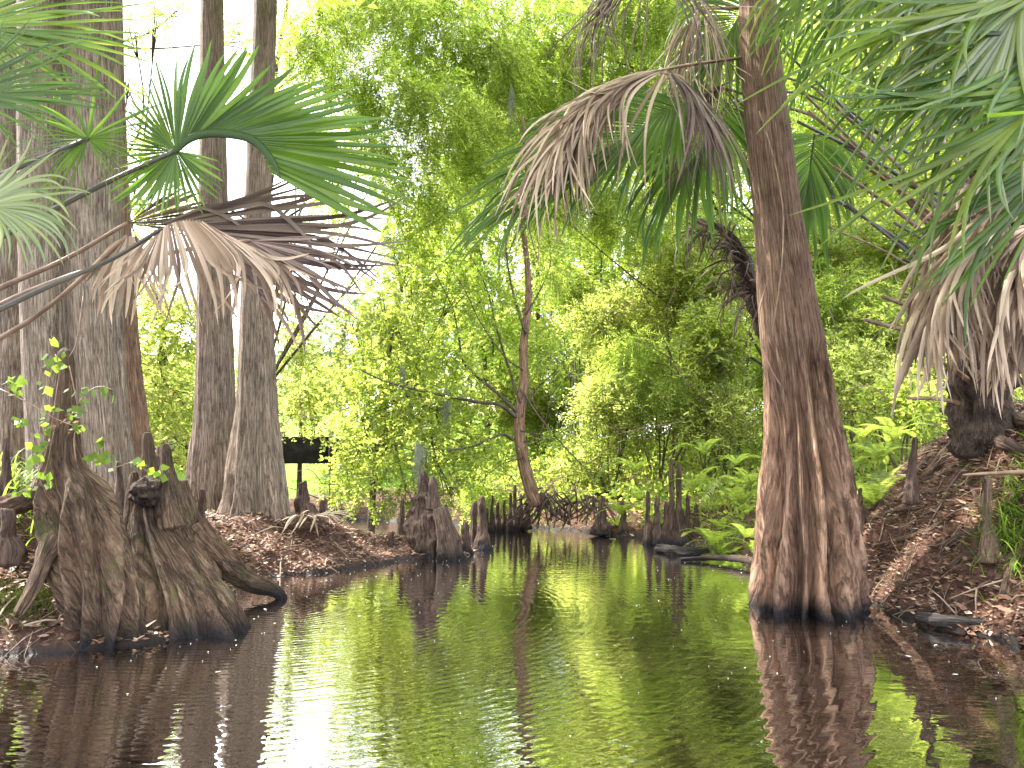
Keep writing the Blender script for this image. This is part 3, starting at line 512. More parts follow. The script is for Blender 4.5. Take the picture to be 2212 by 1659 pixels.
# ---- left palm, its crown just outside the frame
lb = np.array([-4.25, 4.3, float(gz(-4.25, 4.3))]); LP = thing('cabbage_palm', 'cabbage palm at the left edge whose green and dead fan leaves reach across the trunks', 'palm', lb)
m = M(); tube(m, [lb-[0, 0, .1], lb+[0, 0, .5], lb+[.05, 0, 1.1], lb+[.1, 0, 1.7]], [.2, .19, .2, .14], 24, 40, None, .2, 10); obj('trunk', m, MT['palmtrunk'], LP)
lc = lb+np.array([.1, 0, 1.2])
def lfrond(stpts, matk, stm, build, r=.012):
    fr_ = bpy.data.objects.new('frond', None); m = M(); build(m); bl = obj('frond', m, MT[matk], LP, smooth=False); bl['_base'] = LP['_base']
    bpy.data.objects.remove(fr_); mm = M(); pts = [lc]+[P(*q) for q in stpts]; k = len(pts); tube(mm, pts, np.linspace(r*1.5, r*.8, k), 6, k*6, squash=.6); obj('stalk', mm, MT[stm], bl); return bl
hero = [(-28, 300, 212, 40), (-18, 320, 200, 15), (-8, 330, 190, -10), (0, 335, 175, -22), (7, 350, 155, -32), (14, 350, 135, -38), (22, 345, 110, -40), (31, 330, 85, -40), (40, 300, 62, -38), (50, 270, 42, -32), (60, 260, 25, -22), (70, 255, 12, -12), (80, 240, 4, -5), (92, 225, 0, 0), (104, 200, 0, 0), (118, 170, 0, 0), (135, 140, 0, 0), (155, 120, 0, 0), (175, 125, 0, 0), (195, 150, 0, 0), (212, 190, 0, 0), (228, 200, 0, 0), (243, 185, 0, 0), (258, 150, 0, 0), (274, 150, 0, 0), (290, 160, 0, 0), (308, 160, 0, 0), (322, 150, 0, 0), (350, 95, 0, 0)]
def b1(m):
    keyfan(m, 3.3, (380, 326), hero, 72, .45, .05, 1, .042, .1, rnd=.03)
    tube(m, [P(x, y, 3.3-.02) for x, y in ((378, 328), (410, 300), (450, 288), (500, 290), (550, 305), (590, 350), (605, 385))], [.013, .02, .022, .022, .02, .014, .004], 8, 40, squash=.5)
lfrond([(-150, 600, 3.6), (0, 512, 3.35), (120, 450, 3.3), (250, 385, 3.3), (380, 326, 3.3)], 'palmg', 'petd', b1)
def b2(m):
    hub = P(350, 492, 3.1)
    keyfan(m, 3.1, (350, 492), [(212, 200, 0, 0), (228, 210, 0, 0), (243, 200, 0, 0), (258, 200, 0, 0), (270, 220, 4, 0), (284, 240, 12, -8), (296, 255, 30, -14), (308, 260, 55, -18), (320, 260, 85, -14), (330, 265, 110, 0), (338, 265, 130, 15), (345, 250, 150, 34)], 46, .42, 1.7, 2, .044, 0, kink=.35, rnd=.22)
lfrond([(-180, 760, 3.3), (0, 668, 3.15), (120, 612, 3.1), (240, 560, 3.05), (350, 494, 3.1)], 'dead', 'petd', b2)
def b3(m):
    keyfan(m, 3.5, (290, 478), [(30, 240, 60, 5), (24, 330, 70, 5), (17, 410, 80, 5), (10, 470, 90, 8), (4, 510, 100, 12), (-2, 500, 110, 16), (-8, 460, 120, 20), (-15, 420, 130, 24), (-24, 380, 140, 28), (-33, 350, 150, 34), (-42, 330, 150, 40)], 34, .55, .12, 3, .036, .1, kink=.22, rnd=.12)
    keyfan(m, 3.6, (275, 482), [(42, 130, 0, 0), (30, 180, 0, 0), (16, 200, 0, 0), (4, 190, 0, 0), (-8, 150, 0, 0)], 14, .6, .1, 33, .034, 0)
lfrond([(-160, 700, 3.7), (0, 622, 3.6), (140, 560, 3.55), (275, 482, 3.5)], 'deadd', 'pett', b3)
def b4(m):
    keyfan(m, 3.5, (275, 510), [(205, 90, 0, 0), (230, 150, 0, 0), (250, 190, 0, 0), (268, 200, 0, 0), (285, 210, 10, 0), (300, 190, 20, 0)], 15, .4, .9, 4, .03, 0, kink=.2, rnd=.1)
lfrond([(-160, 800, 3.6), (0, 730, 3.55), (120, 650, 3.5), (275, 510, 3.5)], 'dead', 'pett', b4)
def b5(m):
    keyfan(m, 3.4, (540, 520), [(10, 260, 0, 0), (-5, 300, 0, 0), (-18, 280, 0, 0), (-32, 260, 0, 0), (-48, 250, 0, 0), (-64, 200, 0, 0), (-80, 180, 0, 0)], 26, .3, .35, 5, .016, .1, rnd=.1)
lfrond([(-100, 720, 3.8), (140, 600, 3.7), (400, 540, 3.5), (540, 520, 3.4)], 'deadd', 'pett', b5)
def b6(m): keyfan(m, 3.2, (190, 300), [(-60, 170, 0, 0), (-35, 150, 0, 0), (-10, 150, 0, 0), (8, 160, 0, 0), (24, 210, 0, 0), (40, 190, 0, 0), (150, 190, 0, 0), (172, 210, 0, 0), (190, 210, 0, 0), (215, 190, 0, 0), (240, 190, 0, 0), (262, 170, 0, 0)], 44, .22, .45, 6, .016, .0, rnd=.05)
lfrond([(-300, 480, 3.4), (-60, 400, 3.3), (190, 300, 3.2)], 'palmg', 'petd', b6)
def b7(m): fan(m, P(-60, 430, 2.9), (1, .1, -.05), (0, -1, .2), 170*2.9/F*1.35, 46, 1.7, .35, 1.3, .2, .4, 7, wmax=.03, rnd=.08)
lfrond([(-250, 520, 3.1), (-40, 410, 2.9)], 'palmb', 'petd', b7)
def b8(m): fan(m, P(-120, 40, 3.0), (1, .1, .0), (0, -1, .25), 400*3.0/F, 46, 1.1, .35, .35, .2, .3, 8, wmax=.028, rnd=.05)
lfrond([(-400, 300, 3.2), (-120, 40, 3.0)], 'palmy', 'petd', b8)
def b9(m): fan(m, P(-130, 200, 2.8), (1, .2, .25), (0, -1, .25), 330*2.8/F, 40, 1.0, .35, .35, .2, .3, 9, wmax=.026, rnd=.05)
lfrond([(-350, 400, 3.2), (-130, 200, 2.8)], 'palmg', 'petd', b9)
# ---- right palm
pb_ = P(2110, 905, 7.0); pb_[2] = float(gz(pb_[0], pb_[1])); RP = thing('cabbage_palm', 'big cabbage palm on the right mound with green fans and a dead tan skirt', 'palm', pb_)
m = M(); tc_ = [pb_-[0, 0, .15], P(2120, 800, 7), P(2130, 650, 7), P(2130, 500, 7), P(2140, 330, 7)]
tube(m, tc_, [.24, .27, .3, .3, .2], 40, 70, None, .25, 9); obj('trunk', m, MT['palmtrunk'], RP)
rg = np.random.default_rng(77); bm_ = 0
boots = [(1690, 105, 2000, 470, .018), (1715, 180, 2030, 560, .018), (1745, 240, 2000, 500, .02), (1722, 262, 1990, 430, .02), (1760, 190, 2050, 520, .018), (1800, 360, 2070, 600, .02), (1795, 425, 2060, 640, .02), (1870, 360, 2080, 560, .02), (1790, 490, 1990, 610, .012), (1830, 440, 2070, 690, .02), (1865, 690, 2060, 770, .024), (1905, 640, 2080, 740, .024), (1950, 560, 2090, 660, .02), (1985, 760, 2090, 850, .022), (1960, 860, 2090, 880, .02), (1930, 480, 2090, 620, .02)]
for i, (x0, y0, x1, y1, r) in enumerate(boots):
    mm = M(); e0 = P(x0, y0, 6.6+rg.uniform(-.4, .4)); e1 = P(x1+60, y1+25, 7.0)
    tube(mm, [e0, (e0+e1)/2+[0, 0, .07], e1], [r*.8, r, r*2.0], 7, 16, squash=.5); obj('leaf_stub', mm, MT['pett' if i % 3 else 'petd'], RP)
rc = P(2120, 430, 6.9)
def rfrond(stpts, matk, stm, hub, target, up, Lm, n, span, r=.014, start=None, **kw):
    m = M(); h = P(*hub); tg = P(*target); fan(m, h, tg-h, up, Lm, n, span, **kw); bl = obj('frond', m, MT[matk], RP, smooth=False); bl['_base'] = RP['_base']
    mm = M(); pts = [start if start is not None else rc]+[P(*q) for q in stpts]+[h]; k = len(pts); tube(mm, pts, np.linspace(r*1.6, r*.8, k), 6, k*6, squash=.6); obj('stalk', mm, MT[stm], bl); return bl
# the long arching leaves that pass behind the leaning cypress
rfrond([(1960, 330, 7.0), (1760, 190, 7.2), (1620, 165, 7.0)], 'palmg', 'petd', (1480, 225, 6.5), (1250, 300, 6.3), (0, -.9, .5), 1.75, 60, .95, split=.5, droop=.95, costa=.55, cbend=.35, seed=22, wmax=.034)
rfrond([(1960, 330, 7.0), (1760, 210, 7.3), (1640, 205, 7.2)], 'palmg', 'petd', (1570, 225, 6.9), (1500, 300, 6.9), (0, -.9, .4), 1.35, 60, 1.75, split=.4, droop=2.3, costa=.3, cbend=.5, seed=23, wmax=.034)
rfrond([(1960, 200, 7.0), (1800, 60, 7.3), (1700, 0, 7.2)], 'palmg', 'pett', (1620, 0, 7.0), (1560, 60, 7.0), (0, -.9, .4), 1.2, 50, 1.8, split=.45, droop=2.2, costa=.3, cbend=.5, seed=24, wmax=.034)
rfrond([(1960, 400, 7.0), (1800, 300, 7.2)], 'palmg', 'petd', (1760, 290, 7.4), (1740, 380, 7.4), (0, -.9, .4), 1.25, 44, 1.3, split=.4, droop=2.0, costa=.3, cbend=.5, seed=27, wmax=.034)
# green fans pouring in from the upper right
def nearfan(st, mk, hub, tgt, Lm, n, sp_, sd, wm, droop=.35, up=(0, -1, .4), rnd=.06): rfrond(st, mk, 'petd', hub, tgt, up, Lm, n, sp_, split=.16, droop=droop, costa=.3, cbend=.2, seed=sd, wmax=wm, rnd=rnd, wide=4, shape=.3)
nearfan([(2220, 200, 5.8)], 'palmy', (2290, -50, 4.7), (1950, 20, 4.5), 1.9, 22, .42, 31, .036, .22)
nearfan([(2220, 250, 5.8)], 'palmg', (2330, 60, 4.6), (2000, 190, 4.5), 1.75, 26, .42, 34, .036, .3)
nearfan([(2220, 280, 5.8)], 'palmy', (2340, 150, 4.4), (2100, 300, 4.3), 1.6, 22, .42, 40, .034, .35)
nearfan([(2200, 100, 6)], 'palmb', (2100, -140, 5.0), (2010, 80, 4.9), 1.75, 30, .62, 32, .032, .7)
nearfan([(2220, 250, 5.9)], 'palmb', (2240, -80, 4.6), (2120, 150, 4.5), 1.75, 28, .55, 33, .032, .6)
nearfan([(2150, 100, 6)], 'palmy', (1990, -150, 5.3), (1850, 20, 5.2), 1.5, 30, .7, 35, .028, .7)
nearfan([(2250, 380, 5.8)], 'palmg', (2350, 260, 4.7), (2150, 450, 4.6), 1.5, 26, .6, 36, .032, .6)
nearfan([(2180, 150, 6)], 'palmg', (2200, -80, 5.5), (2000, 60, 5.5), 1.8, 30, .6, 37, .034, .6)
nearfan([(2180, 250, 6)], 'palmb', (2260, 100, 5.2), (2160, 260, 5.2), 1.5, 26, .8, 38, .026, .9)
nearfan([(2060, 200, 6.2)], 'palmg', (1880, -80, 6.0), (1780, 60, 6.0), 1.3, 32, .9, 39, .028, .9)
nearfan([(2060, 160, 6.2)], 'palmy', (1780, -120, 6.0), (1720, -20, 6.0), 1.1, 26, .9, 47, .026, 1.0)
# dead leaves whose strips hang down like a curtain
def curtain(hub, line, n, Lr, dir0, wm, sd, mk, droop=3.5, st=None, rnd=.12, r=.014, kink=.12, fuse=.3):
    rg = np.random.default_rng(sd); m = M(); L_ = catmull([P(*q) for q in line], 60); u = np.sort(rg.uniform(0, 1, n)); org = np.stack([np.interp(u, np.linspace(0, 1, 60), L_[:, k]) for k in range(3)], -1)
    h = P(*hub); d = nrm(np.array(dir0)+.8*nrm(org-h+1e-6)+rg.normal(size=(n, 3))*.10); back = (org-h)*(.35+.3*rg.random((n, 1)))     # strips start nearer the hub and leave along the midrib
    o2 = h+back; d2 = nrm(.75*nrm(org-h+1e-6)+np.array(dir0)*.9+rg.normal(size=(n, 3))*.08)
    la = nrm(np.cross(d2, np.array([0, -1, .35])+rg.normal(size=(n, 3))*.35)); Ls = Lr*rg.uniform(.65, 1.08, n)
    ribbons(m, o2, d2, la, Ls, np.full(n, .05), fuse, wm, droop, rg, kink, 16, rnd, .25, wm*.5)
    bl = obj('frond', m, MT[mk], RP, smooth=False); bl['_base'] = RP['_base']; mm = M(); q = ([st] if st is not None else [rc])+[h, L_[30], L_[-1]]; tube(mm, q, [r*1.5, r, r*.7, r*.3], 6, 30, squash=.6); obj('stalk', mm, MT['pett'], bl)
curtain((1440, 148, 6.2), [(1440, 150, 6.2), (1370, 165, 6.1), (1290, 205, 6.0), (1215, 280, 5.95), (1165, 360, 5.9)], 190, 1.55, (-.25, -.1, -.2), .030, 201, 'dead', 3.0, st=P(1700, 112, 6.95))
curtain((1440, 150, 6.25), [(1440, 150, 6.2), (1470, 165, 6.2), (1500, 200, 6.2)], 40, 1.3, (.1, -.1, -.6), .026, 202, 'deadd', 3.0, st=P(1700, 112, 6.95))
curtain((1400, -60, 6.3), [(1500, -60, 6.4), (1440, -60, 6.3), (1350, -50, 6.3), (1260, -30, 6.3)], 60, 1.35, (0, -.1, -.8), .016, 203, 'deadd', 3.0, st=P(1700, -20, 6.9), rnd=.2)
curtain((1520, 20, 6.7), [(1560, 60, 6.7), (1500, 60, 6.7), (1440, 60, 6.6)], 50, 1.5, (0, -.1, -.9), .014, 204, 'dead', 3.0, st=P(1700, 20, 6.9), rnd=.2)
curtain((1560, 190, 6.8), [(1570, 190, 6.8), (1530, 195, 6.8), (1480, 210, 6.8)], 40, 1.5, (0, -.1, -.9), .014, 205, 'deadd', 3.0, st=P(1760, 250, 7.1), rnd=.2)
curtain((2330, 300, 5.5), [(2280, 320, 5.4), (2180, 370, 5.3), (2080, 450, 5.3), (1990, 560, 5.4)], 60, 1.35, (-.35, -.15, -.1), .050, 206, 'dead', 2.2, st=P(2160, 400, 6.9), fuse=.35)
curtain((2180, 480, 5.9), [(2150, 480, 5.9), (2080, 500, 5.8), (2010, 540, 5.7), (1960, 620, 5.7)], 60, 1.3, (-.1, -.2, -.3), .040, 207, 'dead', 3.0, st=P(2140, 500, 6.9), fuse=.35)
curtain((2290, 480, 5.6), [(2250, 480, 5.6), (2180, 500, 5.5), (2110, 560, 5.5), (2060, 620, 5.5)], 60, 1.3, (-.1, -.2, -.3), .042, 208, 'dead', 3.0, st=P(2140, 500, 6.9), fuse=.35)
curtain((2330, 520, 5.4), [(2300, 530, 5.4), (2240, 560, 5.3), (2190, 620, 5.3), (2150, 680, 5.3)], 46, 1.1, (-.1, -.2, -.3), .040, 209, 'dead', 3.0, st=P(2140, 560, 6.9), fuse=.35)
curtain((2120, 600, 6.2), [(2100, 600, 6.2), (2050, 620, 6.1), (2010, 660, 6.1)], 40, .95, (-.1, -.2, -.5), .036, 210, 'deadd', 3.0, st=P(2140, 600, 6.9), fuse=.35)
curtain((2260, 380, 5.2), [(2230, 390, 5.2), (2130, 440, 5.1), (2040, 520, 5.1), (1975, 600, 5.2)], 56, 1.35, (-.2, -.15, -.4), .046, 211, 'dead', 3.0, st=P(2160, 400, 6.9), fuse=.35)
curtain((2340, 600, 5.2), [(2290, 600, 5.2), (2210, 640, 5.1), (2140, 700, 5.1), (2090, 740, 5.2)], 50, .85, (-.1, -.15, -.5), .040, 212, 'dead', 3.0, st=P(2160, 600, 6.9), fuse=.35)
curtain((2200, 470, 5.0), [(2170, 480, 5.0), (2090, 520, 4.95), (2020, 590, 4.95), (1985, 670, 5.0)], 54, 1.15, (-.12, -.1, -.5), .044, 213, 'dead', 3.0, st=P(2160, 480, 6.9), fuse=.35)
curtain((2350, 430, 5.0), [(2300, 440, 5.0), (2230, 480, 4.95), (2160, 560, 4.95), (2120, 640, 5.0)], 54, 1.15, (-.12, -.1, -.5), .046, 214, 'dead', 3.0, st=P(2180, 480, 6.9), fuse=.35)
# dead skirt
# curled dead leaf behind the leaning cypress: a separate hanging leaf
t = thing('dead_palm_leaf', 'curled shaggy brown dead palm leaf hooked over left of the leaning cypress', 'palm leaf', P(1640, 690, 8.0))
m = M(); tube(m, [P(x, y, 8.0) for x, y in ((1650, 720), (1628, 640), (1600, 560), (1570, 505), (1535, 485), (1512, 500))], [.09, .10, .085, .055, .03, .01], 14, 40, ridges(rand_ridges(9, 2), .4, .4), .25, 14)
obj('stalk', m, MT['palmtrunk'], t)
m = M(); rg = np.random.default_rng(5); n = 170; u = rg.random(n); cx = np.interp(u, [0, .3, .6, 1], [1505, 1550, 1595, 1640]); cyy = np.interp(u, [0, .3, .6, 1], [500, 490, 545, 660])
org = np.array([P(a, b_, 8.0-.05) for a, b_ in zip(cx, cyy)]); dr_ = nrm(np.stack([rg.uniform(-1, .15, n), rg.uniform(-.6, .2, n), rg.uniform(-.6, .4, n)], -1)); la = nrm(np.cross(dr_, rg.normal(size=(n, 3))))
ribbons(m, org, dr_, la, rg.uniform(.25, .75, n), np.full(n, .15), .25, .026, 2.5, rg, .2, rnd=.3); obj('blade', m, MT['deadd'], t, smooth=False)
# ------------------------------------------------------------------ stumps and knees
def multi(name, label, cat, parts, matk='stump', group=None, extra=None, base=None):
    b = np.array(base) if base is not None else P(parts[0][0][-1][0], parts[0][0][-1][1], parts[0][0][-1][3] if len(parts[0][0][-1]) > 3 else 5.3)
    m = M()
    for q in parts:
        spec, fl, sg, sq, rough = q[:5]; hz = len(q) > 5
        pts = [P(x, y, d) for x, y, h, d in spec]; r = [h*d/F for x, y, h, d in spec]
        if pts[-1][2] < .25: pts.append(pts[-1]+[(0 if hz else .03), 0, -.3]); r.append(r[-1])
        tube(m, pts, r, sg, len(pts)*14, fl, rough*1.3, 7, True, hz, sq, int(spec[0][0]) % 23)
    return obj(name, m, MT[matk], base=b, label=label, cat=cat, group=group)
rr = lambda n, s, a=.35, tw=0, a0=.12, pw=.8: ridges(rand_ridges(n, s), a0, a*1.5, pw, tw, 0, .6)
multi('cypress_stump', 'tallest left stump with a bottle-shaped top and twisted ropy base, wrapped by a green vine', 'stump', [
    ([(141, 752, 6, 5.5), (141, 765, 16, 5.5), (140, 800, 21, 5.5), (138, 850, 25, 5.5), (138, 900, 30, 5.5), (136, 950, 37, 5.5), (138, 1000, 48, 5.5), (152, 1040, 74, 5.5), (166, 1080, 92, 5.5), (178, 1140, 98, 5.48), (196, 1210, 96, 5.45), (212, 1280, 88, 5.42), (222, 1340, 84, 5.4), (228, 1390, 82, 5.4)], ridges(rand_ridges(9, 11), .12, .8, .35, 2.6, .3, .85), 150, .85, .03, True),
    ([(100, 1060, 30, 5.8), (60, 1080, 26, 5.9), (10, 1095, 22, 6.0), (-40, 1110, 20, 6.1)], rr(5, 13, .4), 32, .7, .08),
    ([(120, 1160, 30, 5.35), (95, 1210, 20, 5.28), (72, 1270, 16, 5.2), (40, 1325, 13, 5.15)], rr(4, 14, .3), 32, .8, .1)], base=PW(225, 1388))
multi('cypress_stump', 'left stump with a dark round burl and broad fluted root sloping into the water', 'stump', [
    ([(318, 935, 8, 6.0), (319, 950, 13, 6.0), (321, 990, 16, 6.0), (322, 1030, 22, 6.0), (322, 1070, 32, 6.0), (326, 1120, 50, 5.95), (350, 1180, 76, 5.9), (380, 1240, 100, 5.85), (405, 1300, 120, 5.8), (420, 1350, 132, 5.78), (428, 1390, 134, 5.75)], ridges(rand_ridges(13, 21), .12, .7, .4, .35, .25, .85), 170, .7, .03, True),
    ([(352, 1010, 8, 5.9), (356, 1025, 14, 5.9), (362, 1080, 20, 5.9), (372, 1140, 26, 5.9)], rr(5, 28, .3), 28, .9, .1),
    ([(290, 1020, 7, 6.0), (289, 1040, 12, 6.0), (289, 1090, 18, 6.0), (300, 1150, 28, 6.0)], rr(5, 29, .3), 28, .9, .1)], base=PW(425, 1372))
m = M(); c0 = P(318, 1062, 5.85); u, v = np.meshgrid(np.linspace(0, PI, 24), np.linspace(0, 2*PI, 40, endpoint=False), indexing='ij'); s = np.stack([np.sin(u)*np.cos(v), np.sin(u)*np.sin(v), np.cos(u)], -1)
m.grid(c0+s*.115*(1+.25*fbm(s*3.5, 4, 3))[..., None], wrap=True); obj('burl', m, MT['palmtrunk'], bpy.data.objects['cypress_stump.001'])
multi('cypress_stump', 'mossy two-kneed stump behind the burled one, its long root reaching the water', 'stump', [
    ([(356, 960, 8, 7.0), (358, 975, 12, 7.0), (362, 1020, 18, 7.0), (370, 1080, 30, 7.0), (385, 1150, 45, 7.0), (410, 1220, 60, 7.0), (420, 1280, 66, 6.9)], rr(7, 31, .35), 56, .8, .06),
    ([(345, 965, 6, 7.2), (345, 1000, 14, 7.2), (350, 1060, 20, 7.2), (360, 1120, 26, 7.2)], rr(5, 32, .25), 32, .9, .05),
    ([(390, 1040, 14, 7.1), (398, 1100, 28, 7.1), (410, 1180, 40, 7.1), (430, 1260, 50, 7.1)], rr(5, 33, .3), 36, .9, .06),
    ([(420, 1140, 30, 7.0), (460, 1190, 28, 7.0), (500, 1230, 24, 7.1), (550, 1262, 18, 7.2), (605, 1288, 10, 7.25)], rr(5, 34, .35), 40, .8, .08)], base=PW(430, 1285))
KN = []
def knee(label, px, top, bot, hw, d, lean=0, group=None, matk='knee', sink=.12, seed=None):
    sd = int(px*7+top) % 9973 if seed is None else seed; g = np.random.default_rng(sd); h = bot-top
    m = M(); pts = []; r = []
    for k, (a, wv) in enumerate(((0, .30), (.04, .44), (.22, .50+.12*(sd % 3 == 0)), (.5, .60), (.75, .82), (1, 1.25))):
        pts.append(P(px+lean*(1-a)+g.uniform(-1, 1)*hw*.15, top+h*a, d)); r.append(hw*wv*g.uniform(.9, 1.1)*d/F)
    pts.append(pts[-1]-[0, 0, sink]); r.append(r[-1]*1.2)
    tube(m, pts, r, 32, 34, ridges(rand_ridges(int(g.integers(5, 8)), sd), .12, .4, 1.0, g.uniform(-.5, .5)), .19, 12, True, False, .9, sd % 50)
    return obj('cypress_knee', m, MT[matk], base=pts[-2], label=label, cat='cypress knee', group=group)
multi('cypress_stump', 'big rounded brown stump with two pointed tips standing in the water in the middle', 'stump', [
    ([(917, 1058, 10, 10.9), (920, 1075, 26, 10.9), (922, 1110, 38, 10.9), (924, 1150, 47, 10.85), (926, 1195, 56, 10.8), (927, 1220, 60, 10.8)], rr(8, 41, .35), 90, .8, .16),
    ([(913, 1018, 5, 10.9), (914, 1030, 10, 10.9), (916, 1060, 14, 10.9), (918, 1100, 22, 10.9)], rr(5, 42, .2), 28, .9, .08),
    ([(934, 1030, 4, 10.8), (935, 1042, 9, 10.8), (936, 1065, 12, 10.8), (934, 1100, 20, 10.8)], rr(5, 43, .2), 28, .9, .08),
    ([(974, 1136, 8, 10.7), (977, 1160, 14, 10.7), (980, 1200, 20, 10.7), (982, 1215, 22, 10.7)], rr(5, 44, .3), 28, .9, .1),
    ([(950, 1100, 16, 10.6), (962, 1150, 20, 10.5), (970, 1205, 28, 10.5)], rr(5, 45, .3), 28, .9, .1)], matk='knee', base=PW(930, 1195))
knee('slim dark knee at the left side of the big two-tipped stump', 865, 1078, 1170, 9, 11.3, 6)
knee('short knee behind the right shoulder of the big two-tipped stump', 962, 1090, 1160, 9, 11.2)
knee('left knee of the close pair right of the two-tipped stump', 1023, 1086, 1178, 13, 11.9)
knee('right and taller knee of the close pair right of the two-tipped stump', 1042, 1073, 1178, 13, 11.8)
knee('broken stub with jagged top on the litter mound right of the touching trunks', 655, 1042, 1105, 18, 10.6)
knee('small knee low on the litter mound beside the jagged stub', 700, 1080, 1120, 14, 10.8)
knee('thin knee in front of the narrow dark trunk at the left', 257, 998, 1080, 12, 6.6)
knee('thick dark knee at the left edge level with the stump shoulder', 16, 1100, 1180, 26, 5.4, matk='knee')
knee('slim knee at the left edge among the grass', 14, 945, 1040, 10, 6.4)
knee('short finger-like knee in front of the left cypress of the touching pair', 436, 1058, 1150, 11, 7.3)
knee('stubby knee between the mossy stump and the touching pair', 408, 1068, 1140, 13, 8.0)
knee('reddish post-like knee standing on the right mound', 2136, 1030, 1180, 15, 6.0, -8, matk='stump')
knee('dark pointed snag leaning on the skyline of the right mound', 1965, 945, 1060, 12, 7.0, 10)
knee('tiny red-topped knee in the ferns right of the leaning cypress', 1858, 1055, 1100, 8, 7.6, matk='stump')
knee('knee pressed against the left side of the mossy two-kneed stump', 338, 985, 1090, 12, 6.7)
knee('small pointed knee in front of the left cypress of the touching pair', 425, 1110, 1190, 12, 7.0)
knee('low dark knee on the waterline left of the two-tipped stump', 845, 1150, 1196, 9, 10.7)
knee('knobby low knee at the right foot of the two-tipped stump', 1003, 1130, 1185, 13, 11.2)
for i, (x, y0, y1, hw) in enumerate([(1063, 1070, 1135, 5), (1075, 1085, 1138, 7), (1089, 1080, 1138, 6), (1102, 1064, 1136, 6), (1112, 1048, 1136, 7), (1126, 1068, 1132, 7), (1050, 1098, 1140, 8), (1138, 1085, 1130, 9)]):
    knee('one of the small black pointed knees lined up at the foot of the slender tree', x, y0, y1, hw, 15.2+.15*(i % 3), group='small knees lined up at the slender tree')
kr = [('tallest pointed knee of the right bank cluster', 1450, 990, 1150, 9), ('second tall thin knee of the right bank cluster, just right of the tallest', 1467, 1000, 1150, 9), ('stout knee at the left of the right bank cluster', 1400, 1062, 1165, 9), ('leaning knee with a broad root left of the tall pair on the right bank', 1420, 1075, 1160, 11), ('short knee right of the tall pair on the right bank', 1485, 1070, 1155, 8),
      ('low knee at the right end of the right bank cluster', 1505, 1090, 1160, 10), ('dark knee in front of the tall pair on the right bank', 1440, 1085, 1165, 10), ('broad low root knob in front of the right bank cluster', 1470, 1100, 1168, 16), ('small knee behind the long fern on the right bank', 1345, 1085, 1140, 9), ('dark wide knee under the ferns right of the slender tree', 1300, 1075, 1140, 14)]
for l_, x, y0, y1, hw in kr: knee(l_, x, y0, y1, hw, 12.6 if x > 1390 else 14.2, group='knees on the right bank')
# logs and fallen branches
def logobj(name, label, cat, pts, rads, matk, seg=16, rough=.12, ridge=.15):
    m = M(); tube(m, [np.array(p_) for p_ in pts], rads, seg, len(pts)*12, ridges(rand_ridges(7, int(abs(pts[0][0])*10)), ridge, ridge), rough, 12); return obj(name, m, MT[matk], base=pts[0], label=label, cat=cat)
logobj('log', 'dark wet forked branch lying half in the water at the right edge', 'log', [PW(1985, 1335, .05), PW(2040, 1340, .07), PW(2110, 1345, .07), PW(2160, 1345, .08), PW(2185, 1375, .03), PW(2200, 1420, -.03)], [.035, .045, .035, .04, .035, .02], 'wetlog', rough=.3)
logobj('log', 'squat dark log with pale rim floating left of the leaning cypress', 'log', [PW(1420, 1185, .05), PW(1470, 1190, .06), PW(1530, 1190, .06)], [.06, .075, .05], 'wetlog', rough=.3)
logobj('log', 'pale fallen branch reaching to the foot of the leaning cypress on the waterline', 'branch', [PW(1470, 1208, .03), PW(1540, 1205, .06), PW(1600, 1208, .09), PW(1640, 1215, .1)], [.025, .035, .045, .05], 'stump')
logobj('log', 'mossy thick root lying on the right bank below the post-like knee', 'root', [PW(1935, 1255, .15), PW(1960, 1215, .3), PW(1985, 1180, .42), PW(1995, 1155, .5)], [.07, .075, .065, .05], 'stump')
logobj('fallen_stalk', 'long pale straight palm stalk lying across the right mound at the edge', 'palm stalk', [P(2080, 1026, 5.7), P(2150, 1022, 5.5), P(2240, 1018, 5.3)], [.008, .014, .018], 'pett', 8, .03, 0)
# big roots on right mound
m = M(); rg = np.random.default_rng(91)
rootdat = [([(1870, 1110), (1920, 1080), (1980, 1070), (2060, 1050)], 6.7, .03), ([(1870, 1130), (1930, 1105), (1990, 1098), (2040, 1080)], 6.5, .022), ([(2000, 1040), (2060, 960), (2120, 900)], 6.7, .04), ([(2100, 900), (2160, 960), (2215, 985)], 6.5, .05), ([(2140, 880), (2190, 910), (2260, 930)], 6.6, .06), ([(1960, 1060), (2000, 1000), (2060, 930)], 6.9, .03), ([(1890, 1180), (1940, 1150), (2000, 1150), (2050, 1120)], 6.2, .02), ([(2050, 1230), (2100, 1200), (2160, 1210), (2215, 1190)], 5.6, .018), ([(2000, 1110), (2050, 1090), (2110, 1095)], 6.4, .016), ([(2060, 1010), (2100, 1060), (2130, 1100)], 6.4, .018), ([(1900, 1250), (1950, 1265), (2010, 1250)], 5.9, .02), ([(1960, 1200), (2030, 1180), (2100, 1150), (2170, 1140)], 5.9, .022), ([(2170, 1290), (2190, 1220), (2230, 1170)], 5.5, .025)]
for i, (pts, d, r) in enumerate(rootdat):
    ww = []
    for x, y in pts:
        q = P(x, y, d)
        for _ in range(8):                       # walk along the view ray until it meets the bank
            dd = q[2]-float(gz(q[0], q[1])); d2 = q[1]*(1+dd*.25/1.5); q = P(x, y, min(max(d2, 4.6), 9))
        q[2] = float(gz(q[0], q[1]))+r*.4; ww.append(q)
    mm = M(); tube(mm, ww, np.linspace(r*1.5, r*.8, len(ww)), 12, len(ww)*8, None, .15, 10)
    obj('root', mm, MT['knee' if i % 2 else 'stump'], base=ww[0], label='weathered root snaking over the brown litter of the right mound', cat='root', group='roots on the right mound')
